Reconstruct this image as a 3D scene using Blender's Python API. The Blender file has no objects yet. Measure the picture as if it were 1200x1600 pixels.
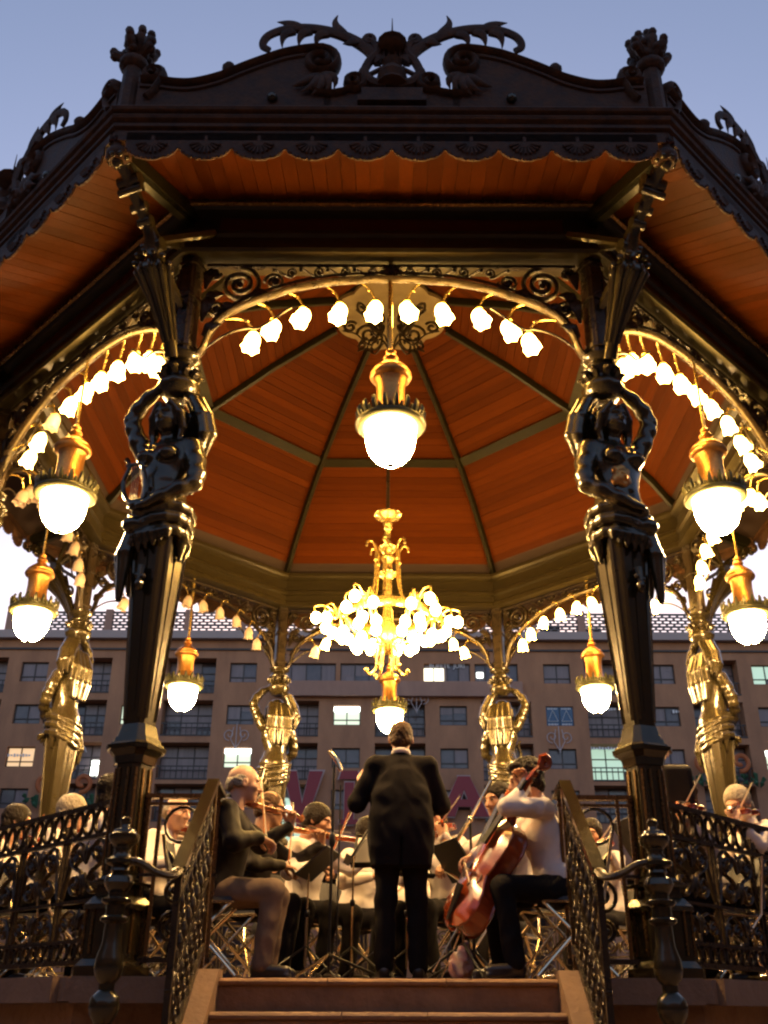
import bpy, bmesh, math, random
import numpy as np
from mathutils import Vector, Matrix

# ------------------------------------------------------------------ camera, sky, exposure
S = bpy.context.scene
COL = S.collection
PI = math.pi
R_ = math.radians

cam_data = bpy.data.cameras.new("camera")
cam = bpy.data.objects.new("camera", cam_data)
COL.objects.link(cam)
cam_data.sensor_fit = 'VERTICAL'
cam_data.sensor_height = 36.0
cam_data.sensor_width = 27.0
cam_data.lens = 36.0 * 1570.0 / 1600.0
cam_data.shift_x = -9.8 / 1600.0
cam_data.clip_start = 0.05
cam_data.clip_end = 3000.0
CAM = Vector((0.0, -11.18, -0.20))
cam.matrix_world = (Matrix.Translation(CAM) @ Matrix.Rotation(R_(90 + 26.636), 4, 'X')
                    @ Matrix.Rotation(0.0041, 4, 'Z'))
S.camera = cam

world = bpy.data.worlds.new("World")
S.world = world
world.use_nodes = True
wn = world.node_tree.nodes
wl = world.node_tree.links
bg = wn["Background"]
sky = wn.new("ShaderNodeTexSky")
sky.sky_type = 'NISHITA'
sky.sun_disc = False
SUN_EL, SUN_ROT = R_(6.0), R_(0.0)
sky.sun_elevation = SUN_EL
sky.sun_rotation = SUN_ROT
sky.air_density = 1.0
sky.dust_density = 1.0
sky.ozone_density = 1.6
tint = wn.new("ShaderNodeMix")
tint.data_type = 'RGBA'
tint.blend_type = 'MULTIPLY'
tint.inputs[0].default_value = 1.0
tint.inputs[7].default_value = (1.24, 1.0, 1.07, 1)      # violet cast of the dusk
wl.new(sky.outputs[0], tint.inputs[6])
wl.new(tint.outputs[2], bg.inputs[0])
bg.inputs[1].default_value = 0.15

sun_data = bpy.data.lights.new("sun", 'SUN')
sun_data.energy = 0.04
sun_data.angle = R_(12)
sun_data.color = (1.0, 0.8, 0.65)
sun = bpy.data.objects.new("sun", sun_data)
COL.objects.link(sun)
sun.rotation_euler = (R_(-87), 0, 0)          # the sun has just gone down behind the office block

S.render.engine = 'CYCLES'
S.cycles.use_denoising = True
S.cycles.max_bounces = 6
S.cycles.diffuse_bounces = 3
S.cycles.glossy_bounces = 3
S.cycles.transmission_bounces = 4
S.cycles.sample_clamp_indirect = 4.0
S.cycles.pixel_filter_type = 'BLACKMAN_HARRIS'
S.cycles.filter_width = 2.3
S.cycles.caustics_reflective = False
S.cycles.caustics_refractive = False
S.view_settings.view_transform = 'Standard'
S.view_settings.look = 'None'
S.view_settings.exposure = 1.2
S.view_settings.gamma = 1.0

# ------------------------------------------------------------------ materials
MATS = {}

def mat(name, col, rough=0.5, metal=0.0, noise=None, bump=None, emit=None, coat=0.0, vary=0.0, spec=None, trans=0.0):
    """noise=(scale, amount, colour2, stretch)  bump=(scale, strength)  vary=per object value spread"""
    m = bpy.data.materials.new(name)
    m.use_nodes = True
    nt = m.node_tree
    n, l = nt.nodes, nt.links
    b = n["Principled BSDF"]
    b.inputs["Base Color"].default_value = (*col, 1)
    b.inputs["Roughness"].default_value = rough
    b.inputs["Metallic"].default_value = metal
    if coat:
        b.inputs["Coat Weight"].default_value = coat
        b.inputs["Coat Roughness"].default_value = 0.12
    if spec is not None:
        b.inputs["Specular IOR Level"].default_value = spec
    if trans:
        b.inputs["Transmission Weight"].default_value = trans
    tc = n.new("ShaderNodeTexCoord")
    src = None
    if noise:
        sc, amt, c2, st = noise
        mp = n.new("ShaderNodeMapping")
        mp.inputs["Scale"].default_value = st
        l.new(tc.outputs["Object"], mp.inputs[0])
        oi = n.new("ShaderNodeObjectInfo")
        ad = n.new("ShaderNodeVectorMath"); ad.operation = 'MULTIPLY_ADD'
        l.new(oi.outputs["Random"], ad.inputs[0])
        ad.inputs[1].default_value = (17.0, 31.0, 23.0)
        l.new(mp.outputs[0], ad.inputs[2])
        nz = n.new("ShaderNodeTexNoise")
        nz.inputs["Scale"].default_value = sc
        nz.inputs["Detail"].default_value = 6
        nz.inputs["Roughness"].default_value = 0.65
        l.new(ad.outputs[0], nz.inputs["Vector"])
        mx = n.new("ShaderNodeMix"); mx.data_type = 'RGBA'
        rp = n.new("ShaderNodeMapRange")
        rp.inputs["From Min"].default_value = 0.3
        rp.inputs["From Max"].default_value = 0.7
        rp.inputs["To Max"].default_value = amt
        l.new(nz.outputs[0], rp.inputs[0])
        l.new(rp.outputs[0], mx.inputs[0])
        mx.inputs[6].default_value = (*col, 1)
        mx.inputs[7].default_value = (*c2, 1)
        src = mx.outputs[2]
        if vary:
            hs = n.new("ShaderNodeHueSaturation")
            mr = n.new("ShaderNodeMapRange")
            mr.inputs["To Min"].default_value = 1 - vary
            mr.inputs["To Max"].default_value = 1 + vary
            l.new(oi.outputs["Random"], mr.inputs[0])
            l.new(mr.outputs[0], hs.inputs["Value"])
            l.new(src, hs.inputs["Color"])
            src = hs.outputs[0]
        l.new(src, b.inputs["Base Color"])
        rr = n.new("ShaderNodeMapRange")
        rr.inputs["To Min"].default_value = max(0.03, rough - 0.10)
        rr.inputs["To Max"].default_value = min(1.0, rough + 0.12)
        l.new(nz.outputs[0], rr.inputs[0])
        l.new(rr.outputs[0], b.inputs["Roughness"])
    if bump:
        bs, bst = bump
        bz = n.new("ShaderNodeTexNoise")
        bz.inputs["Scale"].default_value = bs
        bz.inputs["Detail"].default_value = 4
        l.new(tc.outputs["Object"], bz.inputs["Vector"])
        bp = n.new("ShaderNodeBump")
        bp.inputs["Strength"].default_value = bst
        bp.inputs["Distance"].default_value = 0.02
        l.new(bz.outputs[0], bp.inputs["Height"])
        l.new(bp.outputs[0], b.inputs["Normal"])
    if emit:
        ec, es = emit
        b.inputs["Emission Color"].default_value = (*ec, 1)
        b.inputs["Emission Strength"].default_value = es
    MATS[name] = m
    return m

mat("bronze", (0.052, 0.040, 0.016), 0.22, 0.45, noise=(7, 0.85, (0.028, 0.019, 0.010), (1, 1, 1)), bump=(11, 0.10), coat=0.4)
mat("iron", (0.022, 0.017, 0.013), 0.28, 0.35, noise=(9, 0.8, (0.060, 0.038, 0.018), (1, 1, 1)), bump=(40, 0.25))
mat("eave_iron", (0.034, 0.019, 0.013), 0.6, 0.0, noise=(9, 1.0, (0.105, 0.045, 0.018), (1, 1, 1)), spec=0.25, bump=(30, 0.4))
mat("gilt_rail", (0.22, 0.12, 0.04), 0.26, 0.7, noise=(12, 0.6, (0.10, 0.06, 0.025), (1, 1, 1)))
mat("dark_beam", (0.020, 0.017, 0.008), 0.34, 0.2, noise=(6, 0.8, (0.011, 0.010, 0.005), (1, 6, 6)), bump=(12, 0.12), spec=0.22)
mat("beam_paint", (0.038, 0.028, 0.011), 0.32, 0.15, noise=(6, 0.8, (0.020, 0.015, 0.006), (1, 6, 6)), bump=(12, 0.12), spec=0.3)
mat("wood", (0.072, 0.0160, 0.0016), 0.5, 0, noise=(5, 0.85, (0.050, 0.0100, 0.001), (0.5, 14, 14)), vary=0.22, spec=0.04)
mat("wood_soffit", (0.072, 0.0160, 0.0016), 0.5, 0, noise=(5, 0.85, (0.050, 0.0100, 0.001), (14, 0.5, 14)), vary=0.22, spec=0.04)
mat("backing", (0.030, 0.014, 0.008), 0.8)
mat("rose_plaster", (0.24, 0.18, 0.09), 0.7, noise=(5, 0.6, (0.15, 0.10, 0.05), (1, 1, 1)))
mat("copper", (0.72, 0.36, 0.10), 0.30, 0.85, noise=(14, 0.7, (0.40, 0.17, 0.05), (1, 1, 1)), bump=(50, 0.3))
mat("lantern_dark", (0.10, 0.095, 0.045), 0.35, 0.5, noise=(20, 0.6, (0.05, 0.05, 0.025), (1, 1, 1)))
mat("brass", (0.80, 0.58, 0.20), 0.25, 0.85, noise=(10, 0.4, (0.6, 0.4, 0.12), (1, 1, 1)))
mat("globe_lit", (0.9, 0.9, 0.85), 0.4, emit=((1.0, 0.61, 0.23), 185.0))
mat("tulip_lit", (0.9, 0.8, 0.6), 0.4, emit=((1.0, 0.56, 0.12), 24.0))
mat("tulip_dim", (0.9, 0.75, 0.5), 0.4, emit=((1.0, 0.55, 0.16), .6))
mat("tulip_off", (0.66, 0.52, 0.42), 0.35, noise=(8, 0.5, (0.5, 0.34, 0.26), (1, 1, 1)))
mat("bulb_lit", (0.9, 0.8, 0.6), 0.4, emit=((1.0, 0.60, 0.16), 62.0))
mat("stone", (0.32, 0.175, 0.085), 0.75, noise=(3.5, 0.9, (0.17, 0.085, 0.042), (1, 1, 1)), bump=(18, 0.7))
mat("stone_pale", (0.25, 0.15, 0.09), 0.8, noise=(4, 0.8, (0.18, 0.11, 0.07), (1, 1, 1)), bump=(22, 0.5))
mat("deck_boards", (0.10, 0.06, 0.045), 0.6, noise=(4, 0.8, (0.05, 0.03, 0.02), (1, 8, 1)))
mat("paving", (0.20, 0.15, 0.13), 0.8, noise=(0.8, 0.8, (0.11, 0.085, 0.075), (1, 1, 1)), bump=(8, 0.4))
mat("asphalt", (0.05, 0.05, 0.052), 0.85, noise=(2, 0.6, (0.03, 0.03, 0.03), (1, 1, 1)))
mat("roof_metal", (0.06, 0.055, 0.05), 0.6)

# ------------------------------------------------------------------ mesh helpers
def V(*a):
    return Vector(a)

class MB:
    """collects shapes that end up as ONE mesh"""
    def __init__(self):
        self.v, self.f, self.m = [], [], []

    def add(self, vs, fs, mi=0):
        o = len(self.v)
        self.v.extend([tuple(p) for p in vs])
        self.f.extend([tuple(i + o for i in q) for q in fs])
        self.m.extend([mi] * len(fs))
        return self

    def box(self, c, s, rot=None, mi=0):
        hx, hy, hz = s[0] / 2, s[1] / 2, s[2] / 2
        vs = [Vector((x, y, z)) for x in (-hx, hx) for y in (-hy, hy) for z in (-hz, hz)]
        if rot is not None:
            vs = [rot @ p for p in vs]
        c = Vector(c)
        return self.add([p + c for p in vs], [(0, 1, 3, 2), (4, 6, 7, 5), (0, 4, 5, 1), (2, 3, 7, 6), (0, 2, 6, 4), (1, 5, 7, 3)], mi)

    def hexa(self, b, t, mi=0):
        n = len(b)
        return self.add(list(b) + list(t), [tuple(range(n - 1, -1, -1)), tuple(range(n, 2 * n))] +
                        [(i, (i + 1) % n, (i + 1) % n + n, i + n) for i in range(n)], mi)

    def bar(self, a, b, w, h, up=(0, 0, 1), mi=0):
        a, b = Vector(a), Vector(b)
        d = (b - a).normalized()
        u = Vector(up)
        s = d.cross(u)
        if s.length < 1e-4:
            s = d.cross(Vector((1, 0, 0)))
        s.normalize()
        u = s.cross(d).normalized()
        s *= w / 2; u *= h / 2
        return self.hexa([a - s - u, a + s - u, a + s + u, a - s + u], [b - s - u, b + s - u, b + s + u, b - s + u], mi)

    def tube(self, pts, rad, seg=8, cap=True, flat=None, mi=0, up=None):
        """flat=(a,b): scale of the section along the frame's two axes"""
        P = [Vector(p) for p in pts]
        n = len(P)
        if not hasattr(rad, '__len__'):
            rad = [rad] * n
        T = []
        for i in range(n):
            t = P[min(i + 1, n - 1)] - P[max(i - 1, 0)]
            T.append(t.normalized() if t.length > 1e-9 else Vector((0, 0, 1)))
        u = Vector(up) if up is not None else (Vector((0, 0, 1)) if abs(T[0].z) < 0.9 else Vector((1, 0, 0)))
        vs, fs = [], []
        fa, fb = flat or (1, 1)
        for i in range(n):
            if up is not None:
                u = Vector(up)
            u = (u - T[i] * u.dot(T[i]))
            if u.length < 1e-6:
                u = T[i].orthogonal()
            u.normalize()
            w = T[i].cross(u)
            for k in range(seg):
                a = 2 * PI * k / seg
                vs.append(P[i] + u * (math.cos(a) * rad[i] * fa) + w * (math.sin(a) * rad[i] * fb))
        for i in range(n - 1):
            for k in range(seg):
                k2 = (k + 1) % seg
                fs.append((i * seg + k, i * seg + k2, (i + 1) * seg + k2, (i + 1) * seg + k))
        if cap:
            fs.append(tuple(range(seg - 1, -1, -1)))
            fs.append(tuple((n - 1) * seg + k for k in range(seg)))
        return self.add(vs, fs, mi)

    def lathe(self, prof, seg=20, c=(0, 0, 0), axis=None, mi=0, lobes=None, phase=0.0):
        """prof=[(r,z)...] bottom to top; lobes=(n,amount) modulates the radius"""
        vs, fs = [], []
        n = len(prof)
        c = Vector(c)
        M = Matrix.Identity(3)
        if axis is not None:
            M = Vector((0, 0, 1)).rotation_difference(Vector(axis)).to_matrix()
        for (r, z) in prof:
            for k in range(seg):
                a = 2 * PI * k / seg + phase
                rr = r * (1 + lobes[1] * math.cos(lobes[0] * a)) if lobes else r
                vs.append(M @ Vector((rr * math.cos(a), rr * math.sin(a), z)) + c)
        for i in range(n - 1):
            for k in range(seg):
                k2 = (k + 1) % seg
                fs.append((i * seg + k, i * seg + k2, (i + 1) * seg + k2, (i + 1) * seg + k))
        fs.append(tuple(range(seg - 1, -1, -1)))
        fs.append(tuple((n - 1) * seg + k for k in range(seg)))
        return self.add(vs, fs, mi)

    def ball(self, c, r, seg=10, rings=7, sc=(1, 1, 1), mi=0):
        prof = [(r * math.sin(PI * (i + 0.02) / (rings + 0.04)), -r * math.cos(PI * i / rings)) for i in range(rings + 1)]
        o = len(self.v)
        self.lathe(prof, seg, (0, 0, 0), mi=mi)
        for i in range(o, len(self.v)):
            p = self.v[i]
            self.v[i] = (p[0] * sc[0] + c[0], p[1] * sc[1] + c[1], p[2] * sc[2] + c[2])
        return self

    def plate(self, poly, y0, y1, mi=0):
        """a polygon in x,z given thickness from y0 to y1 (tessellated by Blender as an n-gon)"""
        return self.hexa([(x, y0, z) for x, z in poly], [(x, y1, z) for x, z in poly], mi)

    def xf(self, M, start=0):
        for i in range(start, len(self.v)):
            self.v[i] = tuple(M @ Vector(self.v[i]))
        return self

    def mesh(self, name, mats, smooth=False, angle=40):
        me = bpy.data.meshes.new(name)
        me.from_pydata(self.v, [], self.f)
        for m in (mats if isinstance(mats, (list, tuple)) else [mats]):
            me.materials.append(MATS[m] if isinstance(m, str) else m)
        if any(self.m):
            me.polygons.foreach_set("material_index", self.m)
        bm = bmesh.new(); bm.from_mesh(me)
        bmesh.ops.recalc_face_normals(bm, faces=bm.faces)
        if smooth:
            for f in bm.faces:
                f.smooth = True
            lim = R_(angle)
            for e in bm.edges:
                if len(e.link_faces) == 2 and e.calc_face_angle(0) > lim:
                    e.smooth = False
        bm.to_mesh(me); bm.free()
        me.update()
        return me

    def build(self, name, mats, parent=None, smooth=False, angle=40):
        o = bpy.data.objects.new(name, self.mesh(name, mats, smooth, angle))
        COL.objects.link(o)
        o.parent = parent
        return o

def put(name, me, parent=None, M=None):
    o = bpy.data.objects.new(name, me)
    COL.objects.link(o)
    o.parent = parent
    if M is not None:
        o.matrix_local = M
    return o

def tag(o, label=None, cat=None, group=None, kind=None):
    if label: o["label"] = label
    if cat: o["category"] = cat
    if group: o["group"] = group
    if kind: o["kind"] = kind
    return o

def thing(name, label, cat, group=None, M=None):
    o = bpy.data.objects.new(name, None)
    COL.objects.link(o)
    o.empty_display_size = 0.1
    if M is not None:
        o.matrix_world = M
    return tag(o, label, cat, group)

KIDS = {}
def kids(o):
    return [c for c in bpy.data.objects if c.parent == o]

def copy_tree(o, parent=None, M=None, kidmap=None):
    c = o.copy()
    COL.objects.link(c)
    c.parent = parent
    if M is not None:
        c.matrix_local = M
    for ch in o.children:
        copy_tree(ch, c)
    return c

def RZ(a):
    return Matrix.Rotation(a, 4, 'Z')

def T_(x, y, z):
    return Matrix.Translation((x, y, z))

def spiral(c, r0, r1, a0, turns, n=22):
    """points (x,z) of a spiral round c from radius r0 to r1"""
    out = []
    for i in range(n):
        t = i / (n - 1)
        a = a0 + turns * 2 * PI * t
        r = r0 + (r1 - r0) * t
        out.append((c[0] + r * math.cos(a), c[1] + r * math.sin(a)))
    return out

def bez(p0, p1, p2, p3, n=10):
    out = []
    P = [Vector(p) for p in (p0, p1, p2, p3)]
    for i in range(n + 1):
        t = i / n
        out.append(P[0] * (1 - t) ** 3 + P[1] * 3 * t * (1 - t) ** 2 + P[2] * 3 * t * t * (1 - t) + P[3] * t ** 3)
    return out

def smooth_path(pts, n=6):
    """Catmull-Rom through points"""
    P = [Vector(p) for p in pts]
    out = []
    for i in range(len(P) - 1):
        p0, p1, p2, p3 = P[max(i - 1, 0)], P[i], P[i + 1], P[min(i + 2, len(P) - 1)]
        for k in range(n):
            t = k / n
            out.append(0.5 * ((2 * p1) + (p2 - p0) * t + (2 * p0 - 5 * p1 + 4 * p2 - p3) * t * t + (3 * p1 - p0 - 3 * p2 + p3) * t ** 3))
    out.append(P[-1])
    return out

def lerp(a, b, t):
    return a + (b - a) * t
# ------------------------------------------------------------------ ground
SIDE = 3.5
AP = SIDE / 2 * (1 + math.sqrt(2))           # apothem of the ring of columns
RC = SIDE / 2 / math.sin(R_(22.5))           # columns stand on this radius
TN = math.tan(R_(22.5))
GZ = -1.08

g = MB().add([(-900, -900, GZ), (900, -900, GZ), (900, 900, GZ), (-900, 900, GZ)], [(0, 1, 2, 3)])
tag(g.build("ground", "paving"), "stone paved plaza ground around the bandstand", "ground", kind="structure")
g = MB().add([(-300, 38, GZ + .004), (300, 38, GZ + .004), (300, 47, GZ + .004), (-300, 47, GZ + .004)], [(0, 1, 2, 3)])
tag(g.build("road", "asphalt"), "asphalt street in front of the office block", "road", kind="structure")

# ------------------------------------------------------------------ bandstand
bandstand = thing("bandstand", "octagonal cast iron bandstand with caryatid columns, timber ceiling and lit arches", "bandstand")

def octa(r, z):
    return [(r / math.cos(R_(22.5)) * math.sin(R_(22.5 + 45 * k)), -r / math.cos(R_(22.5)) * math.cos(R_(22.5 + 45 * k)), z) for k in range(8)]

b = MB(); b.hexa(octa(4.62, -0.13), octa(4.62, -0.0)); 
deck = b.build("deck", "stone_pale", bandstand)
b = MB(); b.hexa(octa(4.30, -0.002), octa(4.30, 0.012)); b.build("deck_floor", "deck_boards", bandstand)
b = MB(); b.hexa(octa(4.52, -0.52), octa(4.52, -0.132)); b.build("base_wall", "stone", bandstand)
b = MB(); b.hexa(octa(4.66, GZ), octa(4.66, -0.522)); b.build("base_plinth", "stone", bandstand)
# slabs of the coping round the base on the three sides in view
rnd = random.Random(3)
for i in (0, 1, 7):
    for k in range(5):
        x0, x1 = -1.86 + k * 0.744, -1.86 + (k + 1) * 0.744 - 0.008
        if i == 0 and abs((x0 + x1) / 2) < 1.2:
            continue
        q = MB().box(((x0 + x1) / 2, -4.60, -0.066 + rnd.uniform(-.002, .002)), (x1 - x0, 0.14, 0.142))
        put("coping_stone", q.mesh("coping_stone", "stone_pale"), deck, RZ(R_(45 * i)))

# ---- stairs
stairs = bpy.data.objects.new("stairs", None); COL.objects.link(stairs); stairs.parent = bandstand
STEP_R, STEP_T, STEP_Y = 0.18, 0.262, -4.64
for k in range(6):
    y1 = STEP_Y - k * STEP_T
    z = -k * STEP_R
    w = 1.0
    b = MB()
    b.box((0, y1 + 0.19, z - STEP_R / 2 - 0.025), (2 * w, 0.38, STEP_R - 0.045))       # riser block
    b.build("step_riser", "stone", stairs)
    n = MB()
    xs = [-w, -0.36 + 0.1 * (k % 2), 0.34 - 0.12 * (k % 3), w]
    for j in range(3):
        n = MB()
        m_ = 16
        sec = []
        for q in range(m_ + 1):          # worn, slightly uneven nosing
            x = lerp(xs[j] + .003, xs[j + 1] - .003, q / m_)
            e = rnd.uniform(-.004, .004) + (.012 if rnd.random() < .07 else 0); d_ = rnd.uniform(0, .003)
            sec.append([(x, y1 + .37, z), (x, y1 + .02 + e, z - d_), (x, y1 - .012 + e, z - .006 - d_), (x, y1 - .026 + e, z - .02), (x, y1 - .022 + e, z - .036), (x, y1 + .0 + e, z - .045), (x, y1 + .37, z - .045)])
        vs = [p_ for s_ in sec for p_ in s_]
        fs = [(q * 7 + k2, q * 7 + (k2 + 1) % 7, (q + 1) * 7 + (k2 + 1) % 7, (q + 1) * 7 + k2) for q in range(m_) for k2 in range(7)] + [tuple(range(7)), tuple(m_ * 7 + k2 for k2 in range(7))]
        n.add(vs, fs)
        n.build("step_tread", "stone_pale" if k else "stone", stairs)
for s in (-1, 1):
    b = MB()
    yb = STEP_Y - 6 * STEP_T
    prof = [(-4.5, 0.045), (-4.66, 0.045), (yb, -1.02), (yb, GZ), (-4.5, GZ)]
    x0, x1 = sorted((s * 1.002, s * 1.19))
    b.hexa([(x0, y, z) for y, z in prof], [(x1, y, z) for y, z in prof])
    b.build("stair_cheek", "stone_pale", stairs)

# ---- ring beam with mouldings
def mitred(prof):
    b = MB()
    b.hexa([(-r * TN, -r, z) for r, z in prof], [(r * TN, -r, z) for r, z in prof])
    return b

beam_prof = [(4.06, 5.74), (4.38, 5.74), (4.40, 5.77), (4.40, 5.80), (4.355, 5.82), (4.355, 5.92), (4.385, 5.94), (4.385, 5.98),
             (4.325, 6.00), (4.325, 6.18), (4.40, 6.20), (4.44, 6.24), (4.44, 6.285), (4.00, 6.285), (4.00, 6.24), (4.04, 6.21),
             (4.10, 6.18), (4.10, 6.02), (4.05, 5.99), (4.05, 5.94), (4.09, 5.92), (4.09, 5.82), (4.06, 5.80)]
beam_me = mitred(beam_prof).mesh("beam", "beam_paint")
rail_me = mitred([(4.442, 6.205), (4.470, 6.215), (4.476, 6.235), (4.470, 6.255), (4.442, 6.262)]).mesh("beam_bead", "gilt_rail", True)
bead2 = mitred([(3.998, 6.05), (4.048, 6.05), (4.048, 6.19), (4.03, 6.205)]).mesh("inner_bead", "dark_beam")
panel_me = MB().box((0, -4.328, 6.09), (3.05, 0.012, 0.13)).mesh("beam_panel", "wood")
for i in range(8):
    M = RZ(R_(45 * i))
    be = put("beam", beam_me, bandstand, M)
    put("beam_bead", rail_me, be)
    put("beam_panel", panel_me, be)

# ---- soffit under the eave: boards run outwards
EA = 5.345
def soff_z(r):
    return 6.275 - (r - 4.4) * 0.26
bw = 0.122
boards = []
x = -18 * bw - bw / 2
sof_back = MB().hexa([(-4.42 * TN, -4.42, soff_z(4.42) + .02), (4.42 * TN, -4.42, soff_z(4.42) + .02), (EA * TN, -EA, soff_z(EA) + .02), (-EA * TN, -EA, soff_z(EA) + .02)],
                     [(-4.42 * TN, -4.42, soff_z(4.42) + .06), (4.42 * TN, -4.42, soff_z(4.42) + .06), (EA * TN, -EA, soff_z(EA) + .06), (-EA * TN, -EA, soff_z(EA) + .06)]).mesh("soffit", "backing")
while x < 18 * bw:
    x0, x1 = x + 0.002, x + bw - 0.002
    r0, r1 = max(4.43, abs(x0) / TN), max(4.43, abs(x1) / TN)
    if min(r0, r1) < EA - 0.05:
        r0, r1 = min(r0, EA - .01), min(r1, EA - .01)
        lo = [(x0, -r0, soff_z(r0)), (x1, -r1, soff_z(r1)), (x1, -EA, soff_z(EA)), (x0, -EA, soff_z(EA))]
        up = [(p[0], p[1], p[2] + 0.018) for p in lo]
        cx_ = (x0 + x1) / 2
        bb = MB().hexa(lo, up)
        bb.xf(T_(-cx_, 4.9, 0))
        boards.append((bb.mesh("soffit_board", "wood_soffit"), cx_))
    x += bw
for i in range(8):
    so = put("soffit", sof_back, bandstand, RZ(R_(45 * i)))
    if i in (0, 1, 7):
        for me, cx_ in boards:
            put("soffit_board", me, so, T_(cx_, -4.9, rnd.uniform(-.002, .002)))

# ---- dome ceiling
DOME = [(1.0, 6.27), (0.90, 6.72), (0.76, 7.22), (0.616, 7.63), (0.40, 8.10), (0.185, 8.48)]
def dome_z(k):
    for (k0, z0), (k1, z1) in zip(DOME, DOME[1:]):
        if k >= k1:
            return lerp(z0, z1, (k0 - k) / (k0 - k1))
    return DOME[-1][1]
# walk down the curve in equal board widths
ks = [0.955]
step = 0.118
while ks[-1] > 0.2:
    k = ks[-1]
    lo_, hi_ = max(k - 0.08, 0.1), k
    for _ in range(30):
        mid = (lo_ + hi_) / 2
        d = math.hypot((k - mid) * AP, dome_z(mid) - dome_z(k))
        if d > step: lo_ = mid
        else: hi_ = mid
    ks.append(hi_)
ceil_boards = []
for k0, k1 in zip(ks, ks[1:]):
    ra, rb = k0 * AP, k1 * AP
    za, zb = dome_z(k0), dome_z(k1)
    t = 0.0022 / step
    ra2, za2 = lerp(ra, rb, t), lerp(za, zb, t)
    rb2, zb2 = lerp(rb, ra, t), lerp(zb, za, t)
    lo = [(-ra2 * TN + .02, -ra2, za2), (ra2 * TN - .02, -ra2, za2), (rb2 * TN - .02, -rb2, zb2), (-rb2 * TN + .02, -rb2, zb2)]
    up = [(p[0], p[1] - 0.008, p[2] + 0.016) for p in lo]
    bb = MB().hexa(lo, up)
    yc, zc = -(ra + rb) / 2, (za + zb) / 2
    bb.xf(T_(0, -yc, -zc))
    ceil_boards.append((bb.mesh("ceiling_board", "wood"), yc, zc))
bk = MB()
prof = [(k * AP, dome_z(k) + 0.03) for k in [1.02] + [d[0] for d in DOME[1:]]]
for (ra, za), (rb, zb) in zip(prof, prof[1:]):
    lo = [(-ra * TN, -ra, za), (ra * TN, -ra, za), (rb * TN, -rb, zb), (-rb * TN, -rb, zb)]
    bk.hexa(lo, [(p[0], p[1] - .02, p[2] + 0.05) for p in lo])
panel_back = bk.mesh("ceiling_panel", "backing")
purlin = mitred([(0.600 * AP, 7.60), (0.632 * AP, 7.53), (0.655 * AP, 7.60), (0.625 * AP, 7.68)]).mesh("purlin", "dark_beam")
for i in range(8):
    p = put("ceiling_panel", panel_back, bandstand, RZ(R_(45 * i)))
    for me, yc, zc in ceil_boards:
        put("ceiling_board", me, p, T_(0, yc, zc + rnd.uniform(-.003, .003)))
    put("purlin", purlin, bandstand, RZ(R_(45 * i)))
rib = MB()
rp = [(0, -k / math.cos(R_(22.5)) * AP, dome_z(k) - 0.035) for k in (0.99, .95, .9, .83, .76, .69, .616, .5, .4, .3, .185)]
rib.tube(rp, 0.062, 6, up=(1, 0, 0), flat=(0.8, 1.25))
rib_me = rib.mesh("ceiling_rib", "dark_beam", True, 50)
for i in range(8):
    put("ceiling_rib", rib_me, bandstand, RZ(R_(22.5 + 45 * i)))

# ceiling rose with wrought scrolls at the crown
rose = MB()
n = 64
outer = [(0.70 + 0.08 * abs(math.sin(4 * 2 * PI * k / n))) for k in range(n)]
rose.hexa([(outer[k] * math.cos(2 * PI * k / n), outer[k] * math.sin(2 * PI * k / n), 8.40) for k in range(n)],
          [(outer[k] * math.cos(2 * PI * k / n), outer[k] * math.sin(2 * PI * k / n), 8.46) for k in range(n)])
rose_o = rose.build("ceiling_rose", "rose_plaster", bandstand)
sc = MB()
for (c, r0, r1, a0, tu) in [((0.30, -.02), .17, .03, 0, 1.6), ((0.56, .10), .10, .02, 2.6, -1.4), ((0.20, .16), .08, .015, 1, 1.3)]:
    sc.tube([(x, 0, z) for x, z in spiral(c, r0, r1, a0, tu)], 0.014, 5, flat=(1, 1.6), up=(0, 1, 0))
sc.tube(smooth_path([(.04, 0, -.25), (.14, 0, -.1), (.3, 0, -.19), (.47, 0, -.02), (.66, 0, .04)]), 0.014, 5)
scm = sc.mesh("rose_scroll", "iron", True)
for i in range(8):
    put("rose_scroll", scm, rose_o, T_(0, 0, 8.14) @ RZ(R_(45 * i)))

# ---- roof
rf = MB()
rprof = [(EA + .02, 6.36), (4.6, 6.75), (3.6, 7.3), (2.4, 8.2), (1.2, 8.75), (0.15, 9.0)]
for (ra, za), (rb, zb) in zip(rprof, rprof[1:]):
    A, B = octa(ra, za), octa(rb, zb)
    for k in range(8):
        rf.add([A[k], A[(k + 1) % 8], B[(k + 1) % 8], B[k]], [(0, 1, 2, 3)])
rf.build("roof", "roof_metal", bandstand)

# ---- cornice, valance, cresting: one side, then copied round
cor = mitred([(5.30, 6.02), (5.345, 6.02), (5.345, 6.15), (5.375, 6.16), (5.375, 6.195), (5.36, 6.205), (5.40, 6.225), (5.41, 6.25), (5.40, 6.27),
              (5.375, 6.28), (5.42, 6.30), (5.43, 6.325), (5.42, 6.345), (5.36, 6.355), (5.25, 6.355), (5.25, 6.22), (5.30, 6.2)])
cornice = cor.build("cornice", "eave_iron", bandstand)
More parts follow.
